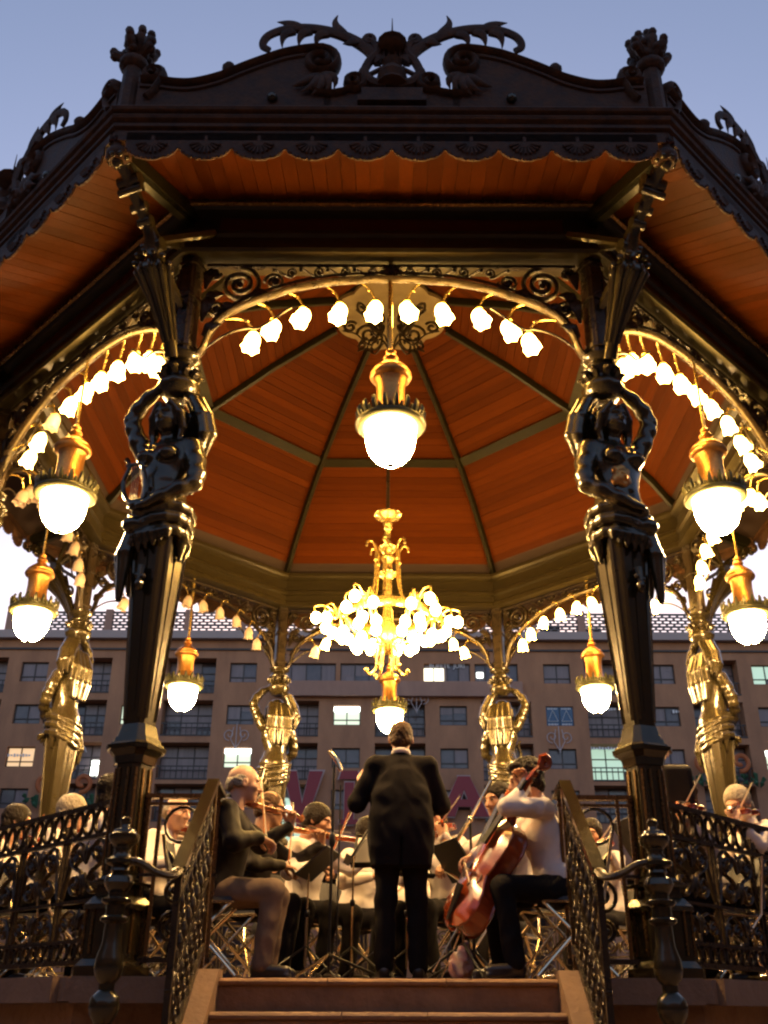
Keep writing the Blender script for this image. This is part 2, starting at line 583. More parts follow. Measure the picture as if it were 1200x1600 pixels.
# scalloped valance, every scallop a plate with a slot
SCW = 0.422
sm = MB()
ns = 14
def sc_bot(u):      # u in -1..1
    return -0.115 - 0.165 * math.sqrt(max(0, 1 - (abs(u) * 0.97) ** 2.2)) - (0.010 if int(abs(u) * 7) % 2 == 0 else 0)
for k in range(ns):
    u0, u1 = -1 + 2 * k / ns, -1 + 2 * (k + 1) / ns
    x0, x1 = u0 * SCW / 2, u1 * SCW / 2
    parts = [(0.0, None)]
    if k in (6, 7):
        xa, xb = sorted((x0, x1))
        cut = 0.013
        if k == 6:
            sm.plate([(x0, 0), (x0, sc_bot(u0)), (-cut, sc_bot(-.06)), (-cut, 0)], -.008, .008)
            sm.plate([(-cut, 0), (-cut, -0.035), (0, -0.03), (0, 0)], -.008, .008)
            sm.plate([(-cut, -0.085), (-cut, sc_bot(-.06)), (0, sc_bot(0)), (0, -0.09)], -.008, .008)
        else:
            sm.plate([(cut, 0), (cut, sc_bot(.06)), (x1, sc_bot(u1)), (x1, 0)], -.008, .008)
            sm.plate([(0, 0), (0, -0.03), (cut, -0.035), (cut, 0)], -.008, .008)
            sm.plate([(0, -0.09), (0, sc_bot(0)), (cut, sc_bot(.06)), (cut, -0.085)], -.008, .008)
        continue
    sm.plate([(x0, 0), (x0, sc_bot(u0)), (x1, sc_bot(u1)), (x1, 0)], -.008, .008)
for j in range(9):                                   # shell ribs and a beaded edge
    a = R_(200 + 140 * j / 8)
    sm.tube([(0.05 * math.cos(a), -.012, -0.095 + 0.05 * math.sin(a)), (0.13 * math.cos(a), -.020, -0.10 + 0.13 * math.sin(a))], [.007, .013], 5)
for j in range(13):
    u = -0.96 + 1.92 * j / 12
    sm.ball((u * SCW / 2, -0.008, sc_bot(u) + .012), 0.013, 6, 4)
scal_me = sm.mesh("valance_scallop", "eave_iron")
valance = MB().box((0, -5.362, 6.06), (4.36, 0.012, 0.10)).build("valance", "eave_iron", bandstand)
for k in range(10):
    put("valance_scallop", scal_me, valance, T_((k - 4.5) * SCW, -5.36, 6.095))

# cresting outline (half), measured at the eave
half = [(-2.10, 6.36), (-2.10, 6.72), (-1.93, 6.715), (-1.78, 6.69), (-1.63, 6.694), (-1.425, 6.768), (-1.246, 6.882), (-1.063, 6.982), (-0.904, 7.055),
        (-0.76, 7.10), (-0.62, 7.09), (-0.52, 7.0), (-0.50, 6.88), (-0.53, 6.78), (-0.56, 6.70), (-0.52, 6.625), (-0.42, 6.60), (-0.30, 6.63), (-0.20, 6.645), (0.0, 6.65)]
poly = [(-2.10, 6.36)] + half[1:] + [(-x, z) for x, z in reversed(half[1:-1])] + [(2.10, 6.36)]
cp = MB()
# split in vertical strips so the plate is clean
xs = sorted(set([p[0] for p in half]))
top = {}
for sgn in (-1, 1):
    pts = half[1:]
    for (xa, za), (xb, zb) in zip(pts, pts[1:]):
        if xb <= xa + 1e-6:
            continue
        q = [(sgn * -xa if sgn > 0 else xa, 6.35), (sgn * -xb if sgn > 0 else xb, 6.35), (sgn * -xb if sgn > 0 else xb, zb), (sgn * -xa if sgn > 0 else xa, za)]
        cp.plate(q, -5.33, -5.27)
cresting = cp.build("cresting", "eave_iron", bandstand)
for sgn in (-1, 1):
    mo = MB()      # top moulding following the swan neck, ending in volutes
    path = [(-2.08, 6.735), (-1.93, 6.725), (-1.78, 6.70), (-1.63, 6.705), (-1.425, 6.78), (-1.246, 6.89), (-1.063, 6.99), (-0.904, 7.065), (-0.74, 7.11)]
    vol = spiral((-0.60, 6.965), 0.165, 0.03, R_(105), -1.7, 30)
    pth = smooth_path([(x * -sgn, -5.31, z) for x, z in path], 4) + [Vector((x * -sgn, -5.31, z)) for x, z in vol]
    mo.tube(pth, [0.045] * len(pth), 8, up=(0, 1, 0), flat=(1.7, 0.8))
    pth2 = [p + Vector((0, -.02, -.075)) for p in smooth_path([(x * -sgn, -5.31, z) for x, z in path], 4)]
    mo.tube(pth2, 0.022, 6)
    mo.build("swan_neck_moulding", "eave_iron", cresting, True, 60)
    mo = MB()
    vol = [(-0.66, 6.62), (-0.60, 6.585), (-0.5, 6.575), (-0.40, 6.60)] + spiral((-0.315, 6.715), 0.10, 0.02, R_(-120), 1.6, 24)
    pth = [Vector((x * -sgn, -5.31, z)) for x, z in vol]
    mo.tube(pth, [0.05] * len(pth), 8, up=(0, 1, 0), flat=(1.5, 0.7))
    mo.build("small_volute", "eave_iron", cresting, True, 60)
    kb = MB()      # knob on the swan neck and scroll at the corner
    kb.lathe([(0.03, 0), (0.035, .03), (0.055, .07), (0.06, .10), (0.04, .135), (0.01, .145)], 10, (sgn * 1.37, -5.30, 6.82))
    kb.build("knob", "eave_iron", cresting, True)
    kb = MB()
    pth = [Vector((x * sgn, -5.31, z)) for x, z in ([(2.02, 6.52), (1.96, 6.60), (1.93, 6.70)] + spiral((1.985, 6.79), 0.085, 0.02, R_(180), -1.5, 20))]
    kb.tube(pth, 0.045, 8, up=(0, 1, 0), flat=(1.7, 0.8))
    kb.build("corner_scroll", "eave_iron", cresting, True, 60)
    # acanthus palm sweeping out from the lyre
    pb = MB()
    stem = smooth_path([(0.10, -5.31, 6.98), (0.22, -5.32, 7.14), (0.42, -5.34, 7.27), (0.66, -5.35, 7.34), (0.88, -5.35, 7.34), (1.05, -5.34, 7.27), (1.10, -5.33, 7.16), (1.04, -5.33, 7.10)], 5)
    rr = [lerp(.052, .026, i / (len(stem) - 1)) for i in range(len(stem))]
    pb.tube([(p.x * sgn, p.y, p.z) for p in stem], rr, 6, up=(0, 1, 0), flat=(0.8, 1.2))
    for (x0, z0, x1, z1, x2, z2) in [(.40, 7.25, .52, 7.40, .47, 7.53), (.78, 7.34, .90, 7.42, .99, 7.44), (.55, 7.30, .66, 7.24, .64, 7.13), (.70, 7.33, .80, 7.26, .79, 7.13),
                                     (.84, 7.33, .95, 7.26, .93, 7.12), (.30, 7.2, .36, 7.16, .42, 7.17)]:
        lf = bez((x0 * sgn, -5.34, z0), (lerp(x0, x1, .6) * sgn, -5.36, lerp(z0, z1, .6)), (x1 * sgn, -5.35, z1), (x2 * sgn, -5.34, z2), 8)
        pb.tube(lf, [.045, .048, .046, .042, .036, .03, .022, .013, .004], 6, up=(0, 1, 0), flat=(0.7, 1.1))
    pb.build("palm_branch", "eave_iron", cresting, True, 60)
    # acanthus leaves under the swan neck
    lf = MB()
    for j in range(5):
        a = R_(200 + 26 * j)
        lf.tube(bez((.60 * sgn, -5.34, 6.80), ((.60 + .10 * math.cos(a)) * sgn, -5.38, 6.80 + .1 * math.sin(a)), ((.62 + .2 * math.cos(a)) * sgn, -5.38, 6.78 + .18 * math.sin(a)),
                    ((.64 + .22 * math.cos(a + .4)) * sgn, -5.35, 6.77 + .22 * math.sin(a + .4)), 6), [.02, .035, .04, .038, .03, .02, .005], 6, flat=(1, .6))
    lf.build("acanthus_leaf", "eave_iron", cresting, True, 60)
    MB().ball((.98 * sgn, -5.345, 6.52), 0.045, 8, 6).build("stud", "bronze", cresting, True)
ly = MB()
for sgn in (-1, 1):
    arm = smooth_path([(0.05, -5.32, 6.68), (0.16, -5.32, 6.72), (0.235, -5.32, 6.82), (0.20, -5.32, 6.96), (0.13, -5.32, 7.08), (0.15, -5.32, 7.18), (0.20, -5.32, 7.22)], 5)
    ly.tube([(p.x * sgn, p.y, p.z) for p in arm], [.05] * 12 + [.04] * (len(arm) - 12), 8, up=(0, 1, 0))
    ly.tube([(x * sgn, -5.33, z) for x, z in spiral((0.19, 7.24), .055, .015, R_(-90), 1.4, 16)], 0.026, 6)
    ly.tube([(0.06 * sgn, -5.33, 6.90), (0.20 * sgn, -5.33, 6.80)], .022, 6)
    for j in (0.03, 0.075):
        ly.tube([(j * sgn, -5.33, 6.70), (j * sgn * .9, -5.33, 7.12)], .009, 5)
ly.lathe([(.07, 0), (.13, .02), (.11, .06), (.13, .12), (.09, .2), (.06, .24), (.09, .3)], 12, (0, -5.32, 6.66))
ly.lathe([(.02, 0), (.11, .03), (.13, .06), (.10, .09), (.13, .12), (.03, .17), (.02, .20)], 12, (0, -5.32, 7.08))
for j in range(5):
    ly.ball(((j - 2) * .045, -5.33, 7.235 + (.02 if j % 2 == 0 else 0)), .022, 6, 5)
ly.tube([(0, -5.32, 7.2), (0, -5.32, 7.52)], [.012, .003], 6)
ly.box((0, -5.32, 6.56), (0.50, .12, .09)); ly.box((0, -5.32, 6.48), (0.56, .14, .06))
ly.build("lyre", "eave_iron", cresting, True, 40)
for src in (cornice, valance, cresting):
    for i in range(1, 8):
        copy_tree(src, bandstand, RZ(R_(45 * i)))

# ---- corner finials and hip rafters
fin = MB()
RF = RC + 1.13
fin.tube([(0, -RF, 5.90), (0, -RF, 6.98)], 0.078, 8)
for z, r in ((5.93, .10), (6.32, .115), (6.97, .12)):
    fin.lathe([(r * .7, -.06), (r, -.03), (r * 1.05, 0), (r, .03), (r * .7, .06)], 12, (0, -RF, z))
fin_o = fin.build("corner_post", "eave_iron", bandstand, True)
fl = MB()
rr = random.Random(5)
for k, (a, sp, h) in enumerate([(0, .03, .43), (0.3, .13, .36), (3.3, .10, .34), (2.9, .19, .25), (3.5, .23, .16), (1.5, .12, .36), (4.6, .13, .30), (5.6, .17, .26), (2.0, .19, .20), (5.0, .2, .19), (.9, .2, .24), (6.1, .22, .17)]):
    ex, ey = math.cos(a) * sp * .8, math.sin(a) * sp * .8
    pts = bez((0, -RF, 6.98), (ex * .3, -RF + ey * .3, 7.08), (ex * .9, -RF + ey * .9, 6.98 + h * .6), (ex * 1.05, -RF + ey * 1.05, 6.99 + h), 7)
    fl.tube(pts, [.045, .040, .040, .042, .046, .046, .042, .020], 7); fl.ball(pts[-1], .038, 8, 6, (1, 1, 1.2)); fl.ball(pts[-3] + Vector((.03 * math.cos(k * 2.4), .03 * math.sin(k * 2.4), 0)), .042, 7, 5); fl.ball(pts[-5] + Vector((.03 * math.cos(k * 1.3), .03 * math.sin(k * 1.3), 0)), .040, 7, 5)
fl.build("leaf_bunch", "eave_iron", fin_o, True)
rs = MB()
for k in range(8):
    a = 2 * PI * k / 8
    rs.ball((.07 * math.cos(a), -RF + .07 * math.sin(a), 5.90), .032, 7, 5)
rs.ball((0, -RF, 5.87), .05, 8, 6)
rs.build("rosette", "bronze", fin_o, True)
hip = MB()
hip.bar((0, -RC - .02, 6.20), (0, -RC - 1.10, 5.985), 0.13, 0.13)
hip.bar((0, -RC - .02, 6.12), (0, -RC - 1.05, 5.915), 0.07, 0.05)
hip_o = hip.build("hip_rafter", "dark_beam", bandstand)
for src in (fin_o, hip_o):
    src.matrix_local = RZ(R_(22.5))
    for i in range(1, 8):
        copy_tree(src, bandstand, RZ(R_(22.5 + 45 * i)))

# ---- arch screen between columns
arch = MB()
AR = [(-1.66, 4.70), (-1.585, 4.82), (-1.545, 4.98), (-1.46, 5.13), (-1.30, 5.26), (-1.05, 5.385), (-0.72, 5.50), (-0.36, 5.555), (0, 5.57)]
ap_ = AR + [(-x, z) for x, z in reversed(AR[:-1])]
ap3 = smooth_path([(x, -AP, z) for x, z in ap_], 4)
arch.tube(ap3, 0.030, 6, up=(0, 1, 0), flat=(1.6, 1.0))
arch.tube([p + Vector((0, -.03, .045)) for p in ap3[8:-8]], 0.013, 5)
arch.bar((-1.62, -AP, 5.70), (1.62, -AP, 5.70), 0.05, 0.03)
arch_o = arch.build("arch_screen", "iron", bandstand, True, 50)
def scroll(parent, name, c, r0, r1, a0, tu, rad=.016, n=26, y=-AP, ball=0.03, m="iron"):
    q = MB()
    pts = [(x, y, z) for x, z in spiral(c, r0, r1, a0, tu, n)]
    q.tube(pts, [rad] * n, 6, up=(0, 1, 0), flat=(1.7, 1.0))
    if ball:
        q.ball((c[0], y, c[1]), ball, 8, 5)
    return q.build(name, m, parent, True, 60)
for sgn in (-1, 1):
    scroll(arch_o, "spandrel_scroll", (sgn * 1.32, 5.50), 0.185, 0.03, R_(90) if sgn < 0 else R_(90), -2.1 * -sgn, .022, 40)
    scroll(arch_o, "spandrel_scroll", (sgn * 1.50, 5.24), 0.085, 0.02, R_(0), 1.6 * sgn, .016)
    scroll(arch_o, "spandrel_scroll", (sgn * 1.55, 5.62), 0.06, 0.015, R_(0), 1.6 * sgn, .014)
    scroll(arch_o, "spandrel_scroll", (sgn * 1.02, 5.53), 0.09, 0.02, R_(180), 1.7 * sgn, .015)
    # acanthus sprays filling the haunch
    for j, (x0, z0, x1, z1) in enumerate([(1.60, 4.95, 1.50, 5.10), (1.62, 5.1, 1.57, 5.38), (1.62, 5.3, 1.50, 5.42), (1.62, 5.45, 1.58, 5.68), (1.45, 5.2, 1.40, 5.30), (1.2, 5.35, 1.12, 5.44)]):
        q = MB()
        for d in (-1, 0, 1):
            q.tube(bez((x0 * sgn, -AP, z0), (lerp(x0, x1, .4) * sgn, -AP - .03, lerp(z0, z1, .4) + d * .02), ((x1 + d * .03) * sgn, -AP - .045, lerp(z0, z1, .8)), ((x1 + d * .055) * sgn, -AP - .01, z1 - abs(d) * .04), 6),
                   [.012, .022, .03, .032, .028, .018, .004], 6, up=(0, 1, 0), flat=(.6, 1.1))
        q.build("acanthus_spray", "iron", arch_o, True, 60)
    # cusped tendrils below the arch
    for (a, b_, c_) in [((1.60, 4.78), (1.40, 5.00), (1.20, 5.04)), ((1.20, 5.04), (1.10, 4.98), (0.86, 5.26))]:
        q = MB()
        q.tube(bez((a[0] * sgn, -AP, a[1]), (lerp(a[0], b_[0], .8) * sgn, -AP, b_[1]), (lerp(b_[0], c_[0], .6) * sgn, -AP, lerp(b_[1], c_[1], .8)), (c_[0] * sgn, -AP, c_[1]), 9), .012, 5)
        q.build("tendril", "iron", arch_o, True)
    for k in range(4):
        xx = sgn * (0.16 + 0.235 * k)
        zc = 5.637 if k < 3 else 5.632
        q = MB()
        pts = spiral((xx, zc), .050, .012, R_(-90), 1.5 * sgn, 20)
        q.tube([(x, -AP, z) for x, z in pts], .010, 5, up=(0, 1, 0), flat=(1.8, 1))
        q.tube(bez((xx, -AP, zc - .05), (xx + sgn * .07, -AP, zc - .05), (xx + sgn * .10, -AP, zc + .02), (xx + sgn * .16, -AP, zc + .035), 6), .010, 5, up=(0, 1, 0), flat=(1.8, 1))
        q.ball((xx, -AP, zc), .017, 6, 5); q.ball((xx + sgn * .165, -AP, zc + .03), .02, 6, 5)
        q.build("frieze_scroll", "iron", arch_o, True, 60)
q = MB()
for k in range(9):
    a = R_(-20 + 27.5 * k)
    q.tube(bez((0, -AP - .01, 5.60), (.03 * math.cos(a), -AP - .05, 5.62 + .02 * math.sin(a)), (.07 * math.cos(a), -AP - .05, 5.63 + .06 * math.sin(a)), (.10 * math.cos(a), -AP - .02, 5.63 + .09 * math.sin(a)), 5), [.012, .02, .022, .018, .01, .003], 5)
q.build("keystone_palmette", "iron", arch_o, True)
for i in range(1, 8):
    copy_tree(arch_o, bandstand, RZ(R_(45 * i)))
# ------------------------------------------------------------------ smooth solids (signed distance -> surface nets)
class SDF:
    def __init__(self, k=0.03):
        self.p = []
        self.k = k

    def cone(self, a, b, ra, rb=None, k=None, sc=None, sub=False):
        self.p.append(("c", np.array(a, float), np.array(b, float), ra, ra if rb is None else rb, self.k if k is None else k, sub))
        return self

    def chain(self, pts, rad, k=None):
        for i in range(len(pts) - 1):
            self.cone(pts[i], pts[i + 1], rad[i], rad[i + 1], k)
        return self

    def ell(self, c, r, rot=None, k=None, sub=False):
        R3 = np.eye(3) if rot is None else np.array(rot)[:3, :3]
        self.p.append(("e", np.array(c, float), np.array(r, float), R3, None, self.k if k is None else k, sub))
        return self

    def rbox(self, c, h, rad, rot=None, k=None, sub=False):
        R3 = np.eye(3) if rot is None else np.array(rot)[:3, :3]
        self.p.append(("b", np.array(c, float), np.array(h, float), R3, rad, self.k if k is None else k, sub))
        return self

    def bounds(self):
        lo, hi = np.full(3, 1e9), np.full(3, -1e9)
        for q in self.p:
            if q[-1]:
                continue
            if q[0] == "c":
                r = max(q[3], q[4])
                lo = np.minimum(lo, np.minimum(q[1], q[2]) - r); hi = np.maximum(hi, np.maximum(q[1], q[2]) + r)
            elif q[0] == "e":
                e = np.abs(q[3]) @ q[2]
                lo = np.minimum(lo, q[1] - e); hi = np.maximum(hi, q[1] + e)
            else:
                e = np.abs(q[3]) @ (q[2] + q[4])
                lo = np.minimum(lo, q[1] - e); hi = np.maximum(hi, q[1] + e)
        return lo, hi

    def mesh(self, vox=0.013, post=None):
        lo, hi = self.bounds()
        lo = lo - 3 * vox - self.k; hi = hi + 3 * vox + self.k
        n = np.ceil((hi - lo) / vox).astype(int) + 1
        ax = [lo[i] + vox * np.arange(n[i]) for i in range(3)]
        D = np.full(n, 1.0, dtype=np.float32)
        for q in self.p:
            k = q[5]
            if q[0] == "c":
                r = max(q[3], q[4]); bl, bh = np.minimum(q[1], q[2]) - r, np.maximum(q[1], q[2]) + r
            elif q[0] == "e":
                e = np.abs(q[3]) @ q[2]; bl, bh = q[1] - e, q[1] + e
            else:
                e = np.abs(q[3]) @ (q[2] + q[4]); bl, bh = q[1] - e, q[1] + e
            mg = 2.2 * k + 4 * vox
            i0 = np.clip(np.floor((bl - mg - lo) / vox).astype(int), 0, n - 1)
            i1 = np.clip(np.ceil((bh + mg - lo) / vox).astype(int) + 1, 1, n)
            X = ax[0][i0[0]:i1[0], None, None]; Y = ax[1][None, i0[1]:i1[1], None]; Z = ax[2][None, None, i0[2]:i1[2]]
            if q[0] == "c":
                a, b = q[1], q[2]; ab = b - a; L = max(ab @ ab, 1e-9)
                t = np.clip(((X - a[0]) * ab[0] + (Y - a[1]) * ab[1] + (Z - a[2]) * ab[2]) / L, 0, 1)
                d = np.sqrt((X - a[0] - t * ab[0]) ** 2 + (Y - a[1] - t * ab[1]) ** 2 + (Z - a[2] - t * ab[2]) ** 2) - (q[3] + (q[4] - q[3]) * t)
            else:
                R3 = q[3]; c = q[1]
                u = [(X - c[0]) * R3[0, j] + (Y - c[1]) * R3[1, j] + (Z - c[2]) * R3[2, j] for j in range(3)]
                if q[0] == "e":
                    r = q[2]
                    k0 = np.sqrt((u[0] / r[0]) ** 2 + (u[1] / r[1]) ** 2 + (u[2] / r[2]) ** 2)
                    k1 = np.sqrt((u[0] / r[0] ** 2) ** 2 + (u[1] / r[1] ** 2) ** 2 + (u[2] / r[2] ** 2) ** 2)
                    d = k0 * (k0 - 1) / np.maximum(k1, 1e-6)
                else:
                    w = [np.abs(u[j]) - q[2][j] for j in range(3)]
                    d = np.sqrt(sum(np.maximum(x, 0) ** 2 for x in w)) + np.minimum(np.maximum(w[0], np.maximum(w[1], w[2])), 0) - q[4]
            sl = (slice(i0[0], i1[0]), slice(i0[1], i1[1]), slice(i0[2], i1[2]))
            old = D[sl]
            if q[6]:
                h = np.clip(0.5 - 0.5 * (old + d) / k, 0, 1)
                D[sl] = old + (-d - old) * h + k * h * (1 - h)
            else:
                h = np.clip(0.5 + 0.5 * (d - old) / k, 0, 1)
                D[sl] = d + (old - d) * h - k * h * (1 - h)
        if post is not None:
            D = post(ax[0][:, None, None], ax[1][None, :, None], ax[2][None, None, :], D)
        return surface_nets(D, lo, vox)

def surface_nets(D, lo, vox):
    s = D < 0
    nx, ny, nz = D.shape
    cs = np.zeros((nx - 1, ny - 1, nz - 1), dtype=np.int8)
    for dx in (0, 1):
        for dy in (0, 1):
            for dz in (0, 1):
                cs += s[dx:nx - 1 + dx, dy:ny - 1 + dy, dz:nz - 1 + dz]
    act = (cs > 0) & (cs < 8)
    idx = np.argwhere(act)
    ids = np.full(act.shape, -1, dtype=np.int64)
    ids[act] = np.arange(len(idx))
    acc = np.zeros((len(idx), 3)); cnt = np.zeros(len(idx))
    corners = [(a, b, c) for a in (0, 1) for b in (0, 1) for c in (0, 1)]
    for a in corners:
        for ax_ in range(3):
            if a[ax_] == 1:
                continue
            b = list(a); b[ax_] = 1
            da = D[idx[:, 0] + a[0], idx[:, 1] + a[1], idx[:, 2] + a[2]]
            db = D[idx[:, 0] + b[0], idx[:, 1] + b[1], idx[:, 2] + b[2]]
            m = (da < 0) != (db < 0)
            t = np.where(m, da / np.where(np.abs(da - db) < 1e-9, 1e-9, da - db), 0)
            p = np.array(a)[None, :] + t[:, None] * (np.array(b) - np.array(a))[None, :]
            acc[m] += p[m]; cnt[m] += 1
    verts = lo + vox * (idx + acc / np.maximum(cnt, 1)[:, None])
    faces = []
    for ax_ in range(3):
        sa = [slice(None)] * 3; sb = [slice(None)] * 3
        sa[ax_] = slice(0, -1); sb[ax_] = slice(1, None)
        A, B = s[tuple(sa)], s[tuple(sb)]
        ch = np.argwhere(A != B)
        o1, o2 = [(1, 2), (2, 0), (0, 1)][ax_]
        ok = (ch[:, o1] > 0) & (ch[:, o2] > 0) & (ch[:, o1] < D.shape[o1] - 1) & (ch[:, o2] < D.shape[o2] - 1)
        ch = ch[ok]
        def cell(d1, d2):
            c = ch.copy(); c[:, o1] -= d1; c[:, o2] -= d2
            return ids[c[:, 0], c[:, 1], c[:, 2]]
        q = np.stack([cell(1, 1), cell(0, 1), cell(0, 0), cell(1, 0)], 1)
        fl = A[ch[:, 0], ch[:, 1], ch[:, 2]]
        q[~fl] = q[~fl][:, ::-1]
        faces.append(q[(q >= 0).all(1)])
    return verts, np.concatenate(faces)

def np_mesh(name, chunks, mats, smooth=True):
    """chunks: list of (verts, faces, material index)"""
    vs, fs, mi = [], [], []
    o = 0
    for v, f, m in chunks:
        vs.append(np.asarray(v, float).reshape(-1, 3)); fs += (np.asarray(f) + o).tolist() if isinstance(f, np.ndarray) else [[i + o for i in q] for q in f]
        mi += [m] * len(f); o += len(vs[-1])
    me = bpy.data.meshes.new(name)
    me.from_pydata(np.concatenate(vs).tolist(), [], fs)
    for m in (mats if isinstance(mats, (list, tuple)) else [mats]):
        me.materials.append(MATS[m])
    me.polygons.foreach_set("material_index", mi)
    if smooth:
        me.polygons.foreach_set("use_smooth", [True] * len(fs))
    me.update()
    return me

# ------------------------------------------------------------------ caryatid columns
def figure_sdf():
    s = SDF(0.035)
    # torso
    s.ell((0.0, -0.02, 3.20), (0.205, 0.165, 0.16))
    s.cone((0, -0.03, 3.24), (0.01, -0.04, 3.46), 0.17, 0.152, k=.08)
    s.ell((0.0, -0.045, 3.65), (0.195, 0.135, 0.20), k=.08)
    s.cone((-0.16, -0.03, 3.80), (0.16, -0.03, 3.80), 0.075, k=.06)
    for sx in (-1, 1):
        s.ell((0.088 * sx, -0.155, 3.685), (0.072, 0.068, 0.068), k=.025)
        s.ell((0.085 * sx, -0.218, 3.680), (0.014, 0.016, 0.014), k=.012)
    s.ell((0, -.19, 3.36), (.015, .02, .02), k=.02, sub=True)
    # neck and head, bowed a little
    s.cone((0, -0.03, 3.80), (0, -0.045, 3.95), 0.068, 0.058)
    s.ell((0, -0.065, 4.075), (0.098, 0.115, 0.135))
    s.ell((0, -0.105, 4.01), (0.070, 0.070, 0.075), k=.03)
    s.ell((0, -0.182, 4.05), (0.018, 0.026, 0.036), k=.012)          # nose
    s.ell((0, -0.166, 4.105), (0.06, 0.022, 0.016), k=.02)           # brow
    s.ell((0, -0.168, 3.995), (0.030, 0.014, 0.012), k=.012)         # mouth
    for sx in (-1, 1):
        s.ell((0.036 * sx, -0.180, 4.075), (0.024, 0.018, 0.016), k=.014, sub=True)
    # raised arm and hand against the capital
    s.chain([(-.19, -.03, 3.79), (-.255, -.045, 3.93), (-.31, -.055, 4.06), (-.33, -.06, 4.15), (-.29, -.06, 4.25), (-.21, -.055, 4.35), (-.12, -.05, 4.41)], [.075, .069, .061, .057, .057, .049, .038], k=.03)
    s.ell((-0.09, -0.05, 4.42), (.05, .045, .035), k=.02)
    # hanging arm drawn across the belly
    s.chain([(.20, -.03, 3.79), (.252, -.05, 3.64), (.285, -.07, 3.51), (.283, -.09, 3.42), (.22, -.15, 3.36), (.12, -.21, 3.28), (.03, -.25, 3.22)], [.078, .072, .063, .058, .058, .049, .036], k=.03)
    s.ell((0.0, -0.255, 3.205), (.058, .035, .032), k=.02)
    for j in range(4):
        s.cone((-.03, -.265 + .012 * j, 3.225 - .016 * j), (-.085, -.245 + .012 * j, 3.19 - .016 * j), .012, .009, k=.006)
    # hair: cap, parted locks, long fall down the back
    s.ell((0, -0.035, 4.115), (0.118, 0.122, 0.125), k=.02)
    for j, (x, dx) in enumerate([(-.10, -.03), (-.06, -.02), (0, 0), (.06, .02), (.10, .03)]):
        s.chain([(x, .06, 4.12), (x + dx, .13, 3.92), (x + dx * 1.5, .125, 3.72), (x * .8 + dx, .135, 3.50)], [.055, .05, .045, .02], k=.012)
    for sx in (-1, 1):
        s.chain([(.05 * sx, -.14, 4.18), (.11 * sx, -.10, 4.09), (.125 * sx, -.06, 3.97), (.11 * sx, -.07, 3.86)], [.03, .036, .036, .022], k=.012)
    # wind blown veil on the other side of the head
    for q, (dx, dy) in enumerate([(0, -.03), (.03, .01), (.0, .05), (-.05, .02), (-.05, .07)]):
        s.chain([(.05 + dx * .3, .01 + dy * .4, 4.37), (.15 + dx, .02 + dy, 4.27), (.225 + dx, .03 + dy, 4.11), (.255 + dx, .045 + dy, 3.93 + .02 * q), (.215 + dx, .055 + dy, 3.74 + .03 * q)], [.036, .040, .046, .046, .016], k=.010)
    # drapery: twisted rolls round the hips, a knot, tails
    for j in range(6):
        z = 3.19 - .05 * j
        tl = 0.09 * (1 if j % 2 else .7)
        n = 14
        ring = [(math.cos(2 * PI * t / n) * (.215 - .004 * j), -.015 + math.sin(2 * PI * t / n) * (.185 - .003 * j), z + tl * math.cos(2 * PI * t / n + .6)) for t in range(n + 1)]
        s.chain(ring, [.033 - .002 * (t % 3) for t in range(n + 1)], k=.010)
    s.ell((-.10, -.21, 3.09), (.07, .05, .06), k=.02)
    for j, (x, y, zz) in enumerate([(-.21, -.10, 2.50), (-.15, -.15, 2.42), (-.24, .02, 2.56), (-.18, .1, 2.62)]):
        s.chain([(x * .75, y, 3.10), (x, y * 1.15, 2.88), (x * .95, y * 1.25, zz + .08)], [.05, .055, .022], k=.014)
    for j in range(5):
        x = -.05 + .055 * j
        s.chain([(x, -.18, 3.0), (x + .02, -.19, 2.86 + .02 * j)], [.04, .012], k=.012)
    for j in range(7):
        a = PI * (j / 6)
        s.chain([(.17 * math.cos(a), .14 * math.sin(a), 2.99), (.165 * math.cos(a), .145 * math.sin(a), 2.83 + .03 * (j % 2))], [.042, .012], k=.012)
    return s

fv, ff = figure_sdf().mesh(0.011)
fv[:, 0] *= 1.11; fv[:, 1] = (fv[:, 1]) * 1.11
fig_a = np_mesh("figure", [(fv, ff, 0)], "bronze")
fv2 = fv.copy(); fv2[:, 0] *= -1
fig_b = np_mesh("figure", [(fv2, ff[:, ::-1].copy(), 0)], "bronze")

def oct_prism(b, r0, r1, z0, z1, cham=.35, mi=0):
    def sec(r, z):
        c = r * cham
        return [(r - c, -r, z), (r, -r + c, z), (r, r - c, z), (r - c, r, z), (-r + c, r, z), (-r, r - c, z), (-r, -r + c, z), (-r + c, -r, z)]
    b.hexa(sec(r0, z0), sec(r1, z1), mi)

